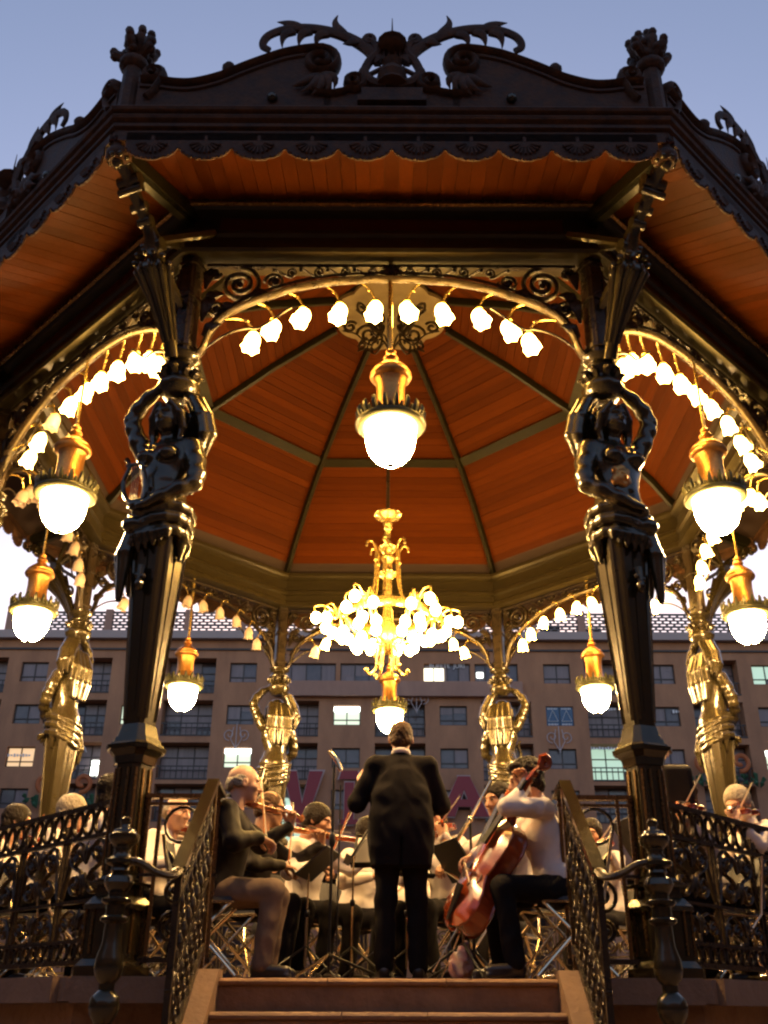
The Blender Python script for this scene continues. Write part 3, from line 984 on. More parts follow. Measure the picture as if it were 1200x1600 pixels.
ped = MB()
for r0, r1, z0, z1 in [(.20, .20, 0, .07), (.195, .165, .07, .11), (.160, .160, .11, .40), (.18, .185, .40, .43), (.185, .14, .43, .48), (.13, .125, .48, .545), (.165, .17, .545, .565), (.12, .108, .585, .605),
                       (.108, .102, .605, 1.33), (.115, .125, 1.33, 1.38), (.125, .155, 1.38, 1.42), (.168, .172, 1.42, 1.45), (.16, .15, 1.45, 1.47), (.14, .13, 1.47, 1.51), (.12, .10, 1.51, 1.60)]:
    oct_prism(ped, r0, r1, z0, z1)
ped.box((0, 0, .575), (.21, .21, .02))
ped_me = ped.mesh("pedestal", "bronze")
strip = MB()
for k in range(8):
    rot = Matrix.Rotation(PI / 4 * k, 3, 'Z')
    for dx in ((-.036, .036) if k % 2 == 0 else (0,)):
        p0 = rot @ Vector((dx, -.111 if k % 2 == 0 else -.127, .64)); p1 = rot @ Vector((dx, -.106 if k % 2 == 0 else -.121, 1.30))
        strip.bar(p0, p1, .016, .016)
        p0 = rot @ Vector((dx * 1.6, -.163 if k % 2 == 0 else -.190, .14)); p1 = rot @ Vector((dx * 1.6, -.163 if k % 2 == 0 else -.190, .40))
        strip.bar(p0, p1, .018, .014)
strip_me = strip.mesh("pedestal_fluting", "gilt_rail")
sh = MB()
oct_prism(sh, .088, .168, 1.60, 3.06, .25)
shaft_me = sh.mesh("shaft", "bronze")
edge = MB()
for k in range(4):
    rot = Matrix.Rotation(PI / 2 * k, 3, 'Z')
    for sx in (-1, 1):
        edge.bar(rot @ Vector((sx * .058, -.092, 1.64)), rot @ Vector((sx * .114, -.169, 3.0)), .022, .016)
    edge.bar(rot @ Vector((0, -.092, 1.70)), rot @ Vector((0, -.160, 2.85)), .03, .010)
edge_me = edge.mesh("shaft_moulding", "bronze")
pend = MB()
pend.ball((0, -.20, 2.60), .035, 8, 6, (1, 1, 1.5)); pend.tube([(0, -.19, 2.75), (0, -.20, 2.62)], [.03, .02], 6)
for j in range(4):
    pend.ball((math.cos(j * 1.57) * .025, -.195 + .01 * (j % 2), 2.66 + .02 * math.sin(j)), .024, 6, 5)
pend_me = pend.mesh("pendant", "bronze", True)
cap = MB()
cap.lathe([(.10, 4.30), (.15, 4.36), (.175, 4.41), (.165, 4.45), (.12, 4.48), (.115, 4.53), (.155, 4.56), (.165, 4.585), (.13, 4.61), (.11, 4.66), (.15, 4.69), (.16, 4.715), (.10, 4.74)], 20, lobes=(10, .035))
for k in range(10):
    a = 2 * PI * k / 10
    cap.tube(bez((.11 * math.cos(a), .11 * math.sin(a), 4.47), (.14 * math.cos(a), .14 * math.sin(a), 4.52), (.18 * math.cos(a), .18 * math.sin(a), 4.57), (.20 * math.cos(a), .20 * math.sin(a), 4.53), 5), [.02, .03, .032, .028, .018, .005], 5)
cap_me = cap.mesh("capital", "bronze", True, 60)
post = MB()
oct_prism(post, .082, .082, 4.72, 5.74, .3)
for z in (4.80, 5.30, 5.66):
    oct_prism(post, .10, .10, z, z + .035, .3)
for sx in (-1, 1):
    post.tube([(sx * .06, -.085, 4.84), (sx * .06, -.085, 5.62)], .012, 6)
post_me = post.mesh("post", "iron")
con = MB()
cpts = [(.14, 4.63, .06), (.19, 4.76, .055), (.27, 4.90, .07), (.38, 5.07, .095), (.48, 5.21, .130), (.52, 5.265, .145), (.535, 5.285, .12), (.53, 5.30, .085), (.54, 5.40, .06), (.56, 5.48, .085), (.60, 5.55, .065),
        (.70, 5.64, .05), (.82, 5.715, .052), (.92, 5.80, .055), (1.02, 5.88, .06), (1.12, 5.92, .05)]
con.tube([(0, -r, z) for r, z, q in cpts], [q for r, z, q in cpts], 12, up=(1, 0, 0))
for j in range(10):     # fluting of the vase
    a = 2 * PI * j / 10
    pl_ = []
    for n_, (r, z, q) in enumerate(cpts[1:7]):
        r2, z2 = cpts[n_ + 2][0] - cpts[n_][0], cpts[n_ + 2][1] - cpts[n_][1]
        L_ = math.hypot(r2, z2)
        pl_.append((math.cos(a) * q, -(r + math.sin(a) * q * z2 / L_), z - math.sin(a) * q * r2 / L_))
    con.tube(pl_, [.010, .011, .016, .020, .024, .012], 6)
for sx in (-1, 1):      # ribs on the vase
    con.tube([(sx * (q + .004) * .75, -r + .03, z) for r, z, q in cpts[1:6]], .014, 6)
    con.tube([(sx * q * .55, -r - q * .78, z - q * .28) for r, z, q in cpts[2:6]], .012, 6)
for (r, z, q, w) in [(.955, 5.83, .055, .20), (.93, 5.755, .035, .22), (.80, 5.69, .04, .14), (.70, 5.62, .045, .12), (.56, 5.475, .06, .18)]:
    con.tube([(-w / 2, -r, z), (w / 2, -r, z)], q, 12)
for j in range(12):      # leaf rim
    a = 2 * PI * j / 12
    con.ball((.155 * math.cos(a), -.53 + .135 * math.sin(a), 5.275 - .07 * math.sin(a)), .028, 6, 5)
con_me = con.mesh("console", "bronze", True, 50)
strut = MB()
strut.bar((0, -.56, 5.50), (0, -.09, 5.20), .05, .05)
strut.bar((0, -.56, 5.52), (0, -.16, 5.80), .05, .05)
for sx in (-1, 1):
    strut.bar((0, -.57, 5.52), (sx * .30, -.14, 5.86), .045, .05)
strut.tube([(0, -.1 - x, 5.0 + z) for x, z in spiral((.19, .06), .11, .02, 0, 1.7)], .02, 6)
strut.ball((0, -.30, 5.05), .06, 8, 6)
strut_me = strut.mesh("console_strut", "bronze")
# things the figures hold
lyr = MB()
for sx in (-1, 1):
    lyr.tube(smooth_path([(-.14 + .02 * sx, -.25, 3.16), (-.16 + .09 * sx, -.25, 3.24), (-.19 + .10 * sx, -.25, 3.38), (-.19 + .06 * sx, -.25, 3.50), (-.19 + .09 * sx, -.26, 3.58)], 4), .018, 6)
for j in range(4):
    lyr.tube([(-.175 + .02 * (j - 1.5), -.25, 3.19), (-.19 + .02 * (j - 1.5), -.25, 3.52)], .004, 4)
lyr.tube([(-.28, -.25, 3.52), (-.10, -.25, 3.52)], .014, 6)
lyr.ball((-.15, -.245, 3.17), .065, 10, 7, (1.2, .5, .8))
lyr.xf(T_(.09, -.03, .06)); lyre_me = lyr.mesh("held_lyre", "bronze", True)
msk = SDF(.015)
msk.ell((.06, -.20, 3.48), (.065, .05, .085)); msk.ell((.06, -.25, 3.475), (.014, .02, .026), k=.01)
for sx in (-1, 1):
    msk.ell((.06 + .027 * sx, -.25, 3.50), (.017, .02, .011), k=.008, sub=True)
    msk.ell((.06 + .05 * sx, -.19, 3.55), (.03, .03, .03)); msk.ell((.06 + .065 * sx, -.19, 3.46), (.022, .025, .05))
msk.ell((.06, -.25, 3.435), (.028, .02, .014), k=.008, sub=True); msk.ell((.06, -.20, 3.57), (.04, .03, .025))
mv, mf = msk.mesh(.007)
mv[:, 0] *= -1
mask_me = np_mesh("held_mask", [(mv, mf[:, ::-1].copy(), 0)], "copper")

# vertex i stands at angle 22.5+45*i (0 = front right, 7 = front left)
POSES = {7: "A", 0: "B", 6: "B", 1: "A", 5: "A", 2: "B", 4: "B", 3: "A"}
for i in range(8):
    colm = bpy.data.objects.new("caryatid_column", None)
    COL.objects.link(colm)
    colm.parent = bandstand
    colm.matrix_local = RZ(R_(22.5 + 45 * i)) @ T_(0, -RC, 0)
    for nm, me in (("pedestal", ped_me), ("pedestal_fluting", strip_me), ("shaft", shaft_me), ("shaft_moulding", edge_me), ("pendant", pend_me), ("capital", cap_me), ("post", post_me),
                   ("console", con_me), ("console_strut", strut_me), ("figure", fig_a if POSES[i] == "A" else fig_b)):
        put(nm, me, colm)
    if POSES[i] == "A":
        put("held_lyre", lyre_me, colm)
    else:
        put("held_mask", mask_me, colm)
    if i == 7:
        tag(colm, "caryatid raising one arm and holding a lyre on a tapered dark bronze shaft")
    if i == 0:
        tag(colm, "caryatid with a small golden mask at her chest on a tapered dark bronze shaft")
# ------------------------------------------------------------------ hanging lanterns
lan_rod = MB().tube([(0, 0, 1.06), (0, 0, 2.06)], 0.014, 8)
lan_rod.tube([(-.02, 0, 1.10), (-.02, 0, 2.04)], 0.006, 5)
lan_rod_me = lan_rod.mesh("rod", "brass", True)
lan_knob = MB().lathe([(.03, .985), (.055, 1.0), (.065, 1.02), (.05, 1.045), (.025, 1.055), (.04, 1.07), (.045, 1.085), (.03, 1.10), (.015, 1.12)], 16).mesh("knob", "copper", True)
lan_cap = MB().lathe([(.14, .80), (.165, .815), (.175, .835), (.17, .86), (.15, .872), (.155, .885), (.145, .90), (.12, .925), (.085, .955), (.05, .985)], 28).mesh("cap", "copper", True, 50)
lan_neck = MB().lathe([(.150, .475), (.135, .52), (.122, .58), (.118, .68), (.122, .76), (.135, .80)], 28).mesh("neck", "copper", True, 50)
crown = MB()
crown.lathe([(.25, .455), (.255, .48), (.215, .50), (.205, .525), (.165, .55)], 28)
for k in range(18):
    a = 2 * PI * k / 18
    c, s_ = math.cos(a), math.sin(a)
    crown.tube([(c * r, s_ * r, z) for r, z in ((.245, .475), (.262, .51), (.272, .55), (.262, .575), (.245, .565))], [.022, .024, .018, .014, .006], 5)
    crown.tube([(math.cos(a + .17) * r, math.sin(a + .17) * r, z) for r, z in ((.25, .475), (.265, .505), (.262, .525))], [.016, .015, .005], 5)
crown.xf(T_(0, 0, -.07)); crown_me = crown.mesh("leaf_crown", "lantern_dark", True, 60)
rim_me = MB().lathe([(.205, .33), (.225, .325), (.262, .335), (.285, .355), (.288, .375), (.27, .39), (.22, .392), (.21, .36)], 32).mesh("rim", "lantern_dark", True, 60)
globe_me = MB().lathe([(.02, .004), (.03, 0), (.075, .012), (.12, .045), (.158, .09), (.186, .15), (.199, .22), (.203, .28), (.203, .335)], 26).mesh("globe", "globe_lit", True)
tip_me = MB().lathe([(.012, -.012), (.03, -.008), (.032, .004), (.01, .006)], 12).mesh("globe_tip", "lantern_dark", True)
LZ = 3.705
lan_names = ["lantern hanging in the middle of the front arch, nearest the camera", "lantern hanging under the arch to the right of the front arch", "partly cut off lantern at the right edge beyond the larger one",
             "lantern hanging to the left of the right front column", "lantern hanging below the chandelier behind the conductor's head", "lantern hanging just to the right of the left front column",
             "lower and farther of the two lanterns near the left edge", "upper and larger of the two lanterns near the left edge"]
for i in range(8):
    a = R_(45 * i)
    t = thing("hanging_lantern", "lit copper " + lan_names[i], "lantern", "globe lanterns hanging under the arches", T_(math.sin(a) * AP, -math.cos(a) * AP, LZ) @ RZ(a))
    for nm, me in (("rod", lan_rod_me), ("knob", lan_knob), ("cap", lan_cap), ("neck", lan_neck), ("leaf_crown", crown_me), ("rim", rim_me), ("globe", globe_me)):
        put(nm, me, t)
    put("globe_tip", tip_me, t)

# ------------------------------------------------------------------ tulip lamps along the arches
def tulip_mesh(name, m):
    b = MB()
    seg = 18
    prof = [(.018, .10), (.034, .085), (.058, .05), (.068, .01), (.066, -.03), (.071, -.060), (.080, -.082)]
    vs, fs = [], []
    for j, (r, z) in enumerate(prof):
        for k in range(seg):
            a = 2 * PI * k / seg
            w = max(0, (j - 3) / 3)
            rr = r * (1 + .06 * w * math.cos(6 * a)); zz = z - .010 * w * math.cos(6 * a)
            vs.append((rr * math.cos(a), rr * math.sin(a), zz))
    n = len(prof)
    for i in range(n - 1):
        for k in range(seg):
            k2 = (k + 1) % seg
            fs.append((i * seg + k, i * seg + k2, (i + 1) * seg + k2, (i + 1) * seg + k))
    fs.append(tuple(range(seg)))
    b.add(vs, fs)
    b.ball((0, 0, -.03), .045, 10, 7)
    return b.mesh(name, m, True)
tul = {"lit": tulip_mesh("tulip_shade", "tulip_lit"), "dim": tulip_mesh("tulip_shade", "tulip_dim"), "off": tulip_mesh("tulip_shade", "tulip_off")}
TX = [(1.19, 4.97, 1.42, 5.13), (1.02, 5.11, 1.22, 5.30), (0.77, 5.235, 0.99, 5.42), (0.45, 5.285, 0.67, 5.52), (0.14, 5.31, 0.36, 5.56)]
ords = ["first", "second", "third", "fourth", "fifth", "sixth", "seventh", "eighth", "ninth", "tenth"]
side_nm = ["the front arch", "the arch right of the front arch", "the arch at the right edge", "the rear right arch", "the back arch behind the chandelier", "the rear left arch", "the arch at the left edge", "the arch left of the front arch"]
rt = random.Random(8)
cup_me = MB().lathe([(.012, .12), (.024, .115), (.030, .10), (.034, .085), (.02, .08)], 10).mesh("shade_holder", "brass", True)
for i in range(8):
    a = R_(45 * i)
    for j in range(10):
        sgn = -1 if j < 5 else 1
        x, z, ax_, az = TX[j] if j < 5 else TX[9 - j]
        st = "lit"
        if i in (5, 6): st = "off"
        if i == 7 and j == 2: st = "dim"
        if i == 4 and j in (9,): st = "dim"
        order = ords[j] if i in (0, 1, 7) else ords[9 - j]
        lab = "%s tulip lamp from the left on %s" % ({"lit": "glowing", "dim": "dim yellow", "off": "unlit frosted"}[st] + " " + order, side_nm[i])
        off = -0.10
        t = thing("tulip_lamp", lab, "lamp", "tulip lamps along the arches", RZ(a) @ T_(sgn * x, -AP - off, z))
        dx, dz = sgn * (ax_ - x), az - z
        arm = MB()
        arm.tube(bez((dx, off, dz), (dx * .7, off * .4, dz + .06), (dx * .15 , 0, .26), (0, 0, .10), 9), .010, 6)
        arm.ball((dx * .25, off * .05, .215), .016, 6, 5)
        arm.build("arm", "brass", t, True)
        put("shade_holder", cup_me, t)
        tilt = Matrix.Rotation(R_(rt.uniform(-6, 6)) - sgn * R_(14), 4, 'Y') @ Matrix.Rotation(R_(rt.uniform(-8, 8) - 14), 4, 'X') @ RZ(rt.uniform(0, 3))
        put("shade", tul[st], t, tilt @ Matrix.Scale(.98, 4))

# ------------------------------------------------------------------ chandelier
ch = thing("chandelier", "brass chandelier with a ring of curled arms and glowing bulbs under the dome", "chandelier", None, T_(-0.03, 0, 0))
MB().tube([(0, 0, 5.40), (0, 0, 8.42)], .022, 8).build("hanging_rod", "iron", ch, True)
MB().lathe([(.02, 5.28), (.05, 5.30), (.16, 5.34), (.175, 5.365), (.12, 5.385), (.05, 5.40), (.03, 5.45)], 24).build("canopy", "brass", ch, True, 50)
stem = MB().lathe([(.04, 3.55), (.10, 3.62), (.13, 3.75), (.10, 3.90), (.06, 4.0), (.05, 4.1), (.055, 4.35), (.05, 4.5), (.10, 4.54), (.11, 4.58), (.06, 4.62), (.055, 4.72), (.085, 4.76), (.085, 4.80), (.05, 4.83), (.10, 4.88), (.115, 4.92), (.05, 4.96), (.035, 5.02),
                   (.035, 5.14), (.055, 5.17), (.04, 5.20), (.06, 5.24), (.05, 5.28)], 18)
stem.build("stem", "brass", ch, True, 50)
for k in range(6):
    a = 2 * PI * k / 6 + .35
    c, s_ = math.cos(a), math.sin(a)
    h = MB()
    h.tube([(c * r, s_ * r, z) for r, z in [(p.x, p.z) for p in smooth_path([(.40, 0, 4.06), (.26, 0, 4.18), (.17, 0, 4.40), (.15, 0, 4.75), (.15, 0, 4.88), (.20, 0, 4.97), (.26, 0, 4.96), (.27, 0, 4.90)], 4)]], .016, 6)
    h.ball((c * .15, s_ * .15, 4.74), .028, 8, 6)
    h.build("hanger", "brass", ch, True)
ringm = MB()
n = 48
ringm.tube([(.50 * math.cos(2 * PI * k / n), .50 * math.sin(2 * PI * k / n), 4.03) for k in range(n + 1)], .03, 6, cap=False, flat=(2.0, .5), up=(0, 0, 1))
ringm.build("ring", "brass", ch, True)
bulb_me = MB().ball((0, 0, 0), .060, 10, 7, (1, 1, 1.15)).mesh("bulb", "bulb_lit", True)
for k in range(6):
    a = 2 * PI * k / 6 + .08
    M = RZ(a)
    ar = MB()
    ar.tube([(x, 0, z) for x, z in [(p.x, p.z) for p in smooth_path([(.10, 0, 3.70), (.25, 0, 3.72), (.38, 0, 3.84), (.46, 0, 3.98), (.56, 0, 4.03), (.62, 0, 3.98)], 4)]], .02, 6)
    lamps = []
    for dy, x1, z1 in ((-.17, .72, 3.92), (.17, .72, 3.92), (0, .84, 3.98), (0, .64, 3.80), (-.11, .52, 3.78), (.11, .52, 3.78)):
        ar.tube(smooth_path([(.58, 0, 4.0), (lerp(.58, x1, .5), dy * .5, 4.13), (x1 + .02, dy, z1 + .14), (x1, dy, z1 + .05)], 4), .011, 6)
        lamps.append((x1, dy, z1))
    ar.xf(M.to_4x4())
    ao = ar.build("arm", "brass", ch, True)
    for p in lamps:
        put("bulb", bulb_me, ao, M @ T_(*p))
    inner = MB().tube([M @ Vector((.12, 0, 3.62)), M @ Vector((.26, 0, 3.60)), M @ Vector((.30, 0, 3.70))], .011, 6)
    io = inner.build("inner_arm", "brass", ch, True)
    put("bulb", bulb_me, io, M @ T_(.30, 0, 3.76))
    foot = MB().tube([M @ Vector(p) for p in smooth_path([(.10, 0, 3.66), (.12, 0, 3.5), (.13, 0, 3.38), (.19, 0, 3.31), (.24, 0, 3.35)], 4)], [.016] * 17, 6)
    foot.ball(M @ Vector((.24, 0, 3.36)), .026, 7, 5)
    foot.build("foot_scroll", "brass", ch, True)
# ------------------------------------------------------------------ office block across the plaza
mat("facade", (0.48, 0.238, 0.128), 0.85, noise=(0.9, 0.75, (0.28, 0.14, 0.085), (1, 1, .35)), bump=(5, 0.3))
mat("facade_band", (0.46, 0.27, 0.20), 0.85, noise=(0.8, 0.6, (0.24, 0.14, 0.12), (1, 1, .4)))
mat("ledge", (0.42, 0.34, 0.33), 0.8, noise=(0.7, 0.7, (0.38, 0.32, 0.32), (1, 1, 1)))
mat("lattice", (0.16, 0.145, 0.15), 0.8)
mat("window_frame", (0.045, 0.035, 0.035), 0.5)
mat("pane_dark", (0.05, 0.045, 0.055), 0.12, noise=(0.8, 0.9, (0.13, 0.10, 0.115), (1, 1, 1)))
mat("pane_blind", (0.23, 0.17, 0.18), 0.3, noise=(1.5, 0.7, (0.12, 0.09, 0.10), (3, 1, .2)))
mat("pane_lit", (0.5, 0.55, 0.45), 0.3, emit=((0.86, 1.0, 0.72), 0.42))
mat("pane_yellow", (0.6, 0.55, 0.4), 0.3, emit=((1.0, 0.92, 0.62), 1.2))
mat("pane_green", (0.4, 0.5, 0.45), 0.3, emit=((0.62, 0.9, 0.68), 0.30))
mat("pane_warm", (0.5, 0.4, 0.3), 0.3, emit=((1.0, 0.62, 0.30), 0.38))
mat("tube_light", (0.9, 0.9, 0.9), 0.4, emit=((0.92, 1.0, 0.88), 3.2))
mat("interior_dark", (0.05, 0.035, 0.035), 0.9)
mat("sign_white", (0.75, 0.75, 0.78), 0.6)
mat("sign_blue", (0.06, 0.13, 0.24), 0.5)
mat("letter_red", (0.26, 0.008, 0.022), 0.45)
mat("letter_edge", (0.45, 0.34, 0.34), 0.6)
mat("garland_green", (0.03, 0.10, 0.05), 0.7)
mat("garland_orange", (0.45, 0.12, 0.03), 0.6)
mat("line_art", (0.55, 0.48, 0.5), 0.6)

CT, ST_ = math.cos(0.46489), math.sin(0.46489)
def pix(px, py, Y):
    """point on the vertical plane y=Y seen at a pixel of the photograph"""
    u, v = (px - 609.8) / 1570.0, (py - 800.0) / 1570.0
    d = Vector((u, CT + v * ST_, ST_ - v * CT))
    t = (Y - CAM.y) / d.y
    return CAM + d * t
FY = 53.8
off_b = thing("office_block", "brown plastered office block with rows of windows behind the bandstand", "building", None, T_(0, FY, 0))
rows = [(19.65, 21.0), (16.8, 18.1), (14.0, 15.3), (11.4, 12.65)]
wx = [-44.8 + 7 * k for k in range(14)]
bx_ = [-41.3 + 7 * k for k in range(13)]
XL, XR, ZT = -26.5 - 22, 48.0, 22.55
opens = []
for (z0, z1) in rows:
    for x in wx:
        opens.append((x - .9, x + .9, z0, z1, "w"))
    for x in bx_:
        opens.append((x - 1.65, x + 1.65, z0 - .75, z1 + .32, "b"))
for k in range(26):     # arcade at street level
    x = -47 + 3.7 * k
    opens.append((x - 1.35, x + 1.35, GZ, 7.6, "a"))
# upper row of the middle stretch is one long window band
opens = [o for o in opens if not (o[2] > 18.5 and -8.4 < (o[0] + o[1]) / 2 < 9.2)]
for xa, xb in ((-7.6, -3.6), (-3.3, 0.6), (2.3, 5.4), (5.7, 8.6)):
    opens.append((xa, xb, 19.75, 21.0, "w"))
xs = sorted(set([XL, XR] + [o[0] for o in opens] + [o[1] for o in opens]))
zs = sorted(set([GZ, ZT] + [o[2] for o in opens] + [o[3] for o in opens]))
w = MB()
DEP = {"w": .32, "b": 1.1, "a": 3.0}
for i in range(len(xs) - 1):
    j = 0
    while j < len(zs) - 1:
        cx_, = [(xs[i] + xs[i + 1]) / 2]
        def hole(jj):
            cz = (zs[jj] + zs[jj + 1]) / 2
            return any(o[0] < cx_ < o[1] and o[2] < cz < o[3] for o in opens)
        if hole(j):
            j += 1; continue
        k = j
        while k < len(zs) - 1 and not hole(k):
            k += 1
        w.add([(xs[i], 0, zs[j]), (xs[i + 1], 0, zs[j]), (xs[i + 1], 0, zs[k]), (xs[i], 0, zs[k])], [(0, 1, 2, 3)])
        j = k
for (x0, x1, z0, z1, t) in opens:
    d = DEP[t]
    w.add([(x0, 0, z0), (x1, 0, z0), (x1, 0, z1), (x0, 0, z1), (x0, d, z0), (x1, d, z0), (x1, d, z1), (x0, d, z1)], [(0, 1, 5, 4), (1, 2, 6, 5), (2, 3, 7, 6), (3, 0, 4, 7)])
w.build("wall", "facade", off_b)
bkm = MB()
bkm.box(((XL + XR) / 2, 6.2, (ZT + GZ) / 2), (XR - XL, 6.0, ZT - GZ))
bkm.build("interior", "interior_dark", off_b)
ld = MB(); ld.box(((XL + XR) / 2, 3.0, ZT + .30), (XR - XL + .8, 7.0, .55)); ld.build("roof_ledge", "ledge", off_b)
ld = MB(); ld.box(((XL + XR) / 2, -.06, 21.92), (XR - XL, .14, .12)); ld.build("string_course", "window_frame", off_b)
ld = MB(); ld.box((0.6, -.22, 19.15), (16.4, .44, 1.0)); ld.build("balcony_band", "facade_band", off_b)

# rooftop screen of pierced blocks
def lattice(x0, x1, z0, z1):
    q = MB()
    nz = 8
    hz = (z1 - z0) / nz
    cw = 0.52
    for r in range(nz + 1):
        q.box(((x0 + x1) / 2, 0, z0 + r * hz), (x1 - x0, .14, .075 if r not in (0, 4, nz) else .13))
    for r in range(nz):
        x = x0 + (cw / 2 if r % 2 else 0)
        while x < x1:
            q.box((x, 0, z0 + (r + .5) * hz), (.15, .13, hz - .08))
            x += cw
    return q
posts = [-26.2, -19.4, -13.9, -10.2, -3.4, 3.4, 9.8, 13.2, 16.8, 23.6, 30]
for xa, xb in zip(posts, posts[1:]):
    if xb - xa > 1.0:
        o = lattice(xa + .25, xb - .25, 22.95, 24.75).build("roof_screen", "lattice", off_b)
        o.location.y = .5; o["kind"] = "stuff"
for x in posts:
    MB().box((x, .5, 23.9), (.5, .4, 2.05)).build("screen_post", "facade_band", off_b)
tk = MB(); tk.box((11.2, 1.6, 23.6), (1.3, .8, 1.2)); tk.build("roof_tank", "interior_dark", off_b)
tk = MB(); tk.box((13.9, 1.6, 23.5), (1.6, .8, 1.0)); tk.build("roof_tank", "interior_dark", off_b)

# windows
rw = random.Random(21)
lit = {(1, 6): "tube", (2, 5): "tube", (2, 3): "warm", (0, 8): "blind", (0, 10): "green", (2, 10): "tube", (1, 4): "lit", (0, 3): "blind"}
def window(x0, x1, z0, z1, dep, kind, nx, nz, fr=.07):
    f = MB()
    y = dep - .10
    for k in range(nx + 1):
        x = lerp(x0, x1, k / nx); x = min(max(x, x0 + fr / 2), x1 - fr / 2)
        f.box((x, y, (z0 + z1) / 2), (fr, .08, z1 - z0))
    for k in range(nz + 1):
        z = lerp(z0, z1, k / nz) if nz != 2 else (z0, lerp(z0, z1, .28), z1)[k]
        z = min(max(z, z0 + fr / 2), z1 - fr / 2)
        f.box(((x0 + x1) / 2, y - .004, z), (x1 - x0, .075, fr))
    fo = f.build("window", "window_frame", off_b)
    zz = [z0, lerp(z0, z1, .28), z1] if nz == 2 else [lerp(z0, z1, k / nz) for k in range(nz + 1)]
    for a in range(nx):
        for c in range(nz):
            xa, xb = lerp(x0, x1, a / nx) + .02, lerp(x0, x1, (a + 1) / nx) - .02
            m = {"tube": "pane_lit", "lit": "pane_lit", "warm": "pane_warm", "green": "pane_green", "yellow": "pane_yellow"}.get(kind)
            if m is None:
                m = "pane_blind" if (kind == "blind" or rw.random() < .45) else "pane_dark"
            if kind == "green" and a == nx - 1 and c == 0:
                m = "pane_blind"
            MB().box(((xa + xb) / 2, y + .03, (zz[c] + zz[c + 1]) / 2), (xb - xa, .02, zz[c + 1] - zz[c] - .03)).build("pane", m, fo)
    if kind is None and rw.random() < .5:
        for a in range(nx):
            if rw.random() < .7:
                xa, xb = lerp(x0, x1, a / nx) + .05, lerp(x0, x1, (a + 1) / nx) - .05
                h_ = rw.uniform(.2, .8) * (z1 - z0)
                MB().box(((xa + xb) / 2, y + .012, z1 - .05 - h_ / 2), (xb - xa, .012, h_)).build("blind", "pane_blind", fo)
    if kind == "tube":
        MB().box(((x0 + x1) / 2, y - .02, z1 - .2), (x1 - x0 - .1, .06, .30)).build("tube_light", "tube_light", fo)
    return fo
for (x0, x1, z0, z1, t) in opens:
    xc = (x0 + x1) / 2
    if abs(xc) > 32 or t == "a":
        continue
    r = min(range(4), key=lambda q: abs(rows[q][0] - z0 - (.75 if t == "b" else 0)))
    if t == "w":
        k = min(range(14), key=lambda q: abs(wx[q] - xc))
        wide = x1 - x0 > 2.5
        kd = lit.get((r, k), None) if not wide else None
        if wide:
            kd = None
            window(x0, x1, z0, z1, .32, kd, 4, 1)
            continue
        window(x0, x1, z0, z1, .32, kd, 2, 2)
    else:
        k = min(range(13), key=lambda q: abs(bx_[q] - xc))
        kd = "green" if (r, k) == (2, 8) else "blind" if (r + k) % 3 == 0 else None
        window(x0, x1, z0, z1, 1.1, kd, 4 if k % 2 else 3, 3)
        rl = MB()
        for q in range(9):
            rl.box((lerp(x0, x1, (q + .5) / 9), .12, z0 + .42), (.05, .05, .85))
        rl.box((xc, .12, z0 + .86), (x1 - x0, .08, .07)); rl.box((xc, .12, z0 + .03), (x1 - x0, .3, .10))
        rl.build("balcony_rail", "window_frame", off_b)
p = MB().box((2.95, .14, 20.25), (1.35, .03, .88)); o = p.build("lit_window", "pane_yellow", off_b)
MB().box((2.95, .115, 20.25), (.07, .03, .9)).build("mullion", "window_frame", o)
MB().box((6.05, .14, 20.25), (.42, .03, .35)).build("lit_window", "tube_light", off_b)
p = MB().box((-18.75, .5, 14.05), (1.0, .06, .95)); p.build("lit_window", "tube_light", off_b)
# arched ground storey window, glowing
aw = MB()
arc = [(-1.15, 9.4), (1.15, 9.4), (1.15, 11.2)] + [(1.15 * math.cos(PI * t / 10), 11.2 + .9 * math.sin(PI * t / 10)) for t in range(1, 10)] + [(-1.15, 11.2)]
aw.plate(arc, -.12, -.06)
o = aw.build("arched_window", "pane_green", off_b); o.location.x = -6.55
q = MB()
for x in (-.6, 0, .6):
    q.box((x, -.15, 10.6), (.06, .05, 2.5))
for z in (10.1, 10.8, 11.4):
    q.box((0, -.155, z), (2.25, .045, .06))
q.build("glazing_bar", "window_frame", o)
MB().box((0, -.19, 11.35), (1.6, .06, .34)).build("tube_light", "tube_light", o)
MB().box((2.1, .0, 0), (.9, .05, .9)).build("blind", "pane_dark", o)

def text(name, s, x, z, size, m, y, parent, ext=.03, rot=0, bold=0.0):
    c = bpy.data.curves.new(name, 'FONT')
    c.body = s; c.size = size; c.extrude = ext; c.offset = bold; c.align_x = 'CENTER'
    c.materials.append(MATS[m])
    tmp = bpy.data.objects.new(name, c); COL.objects.link(tmp)
    me = bpy.data.meshes.new_from_object(tmp.evaluated_get(bpy.context.evaluated_depsgraph_get()))
    bpy.data.objects.remove(tmp); bpy.data.curves.remove(c)
    o = put(name, me, parent)
    o.location = (x, y, z); o.rotation_euler = (PI / 2, 0, rot)
    return o
text("window_lettering", "BUFETE  JURI", 3.85, 20.72, .42, "sign_white", .08, off_b, .01)
text("window_lettering", "ISTA", -20.1, 15.0, .52, "sign_white", .2, off_b, .01)
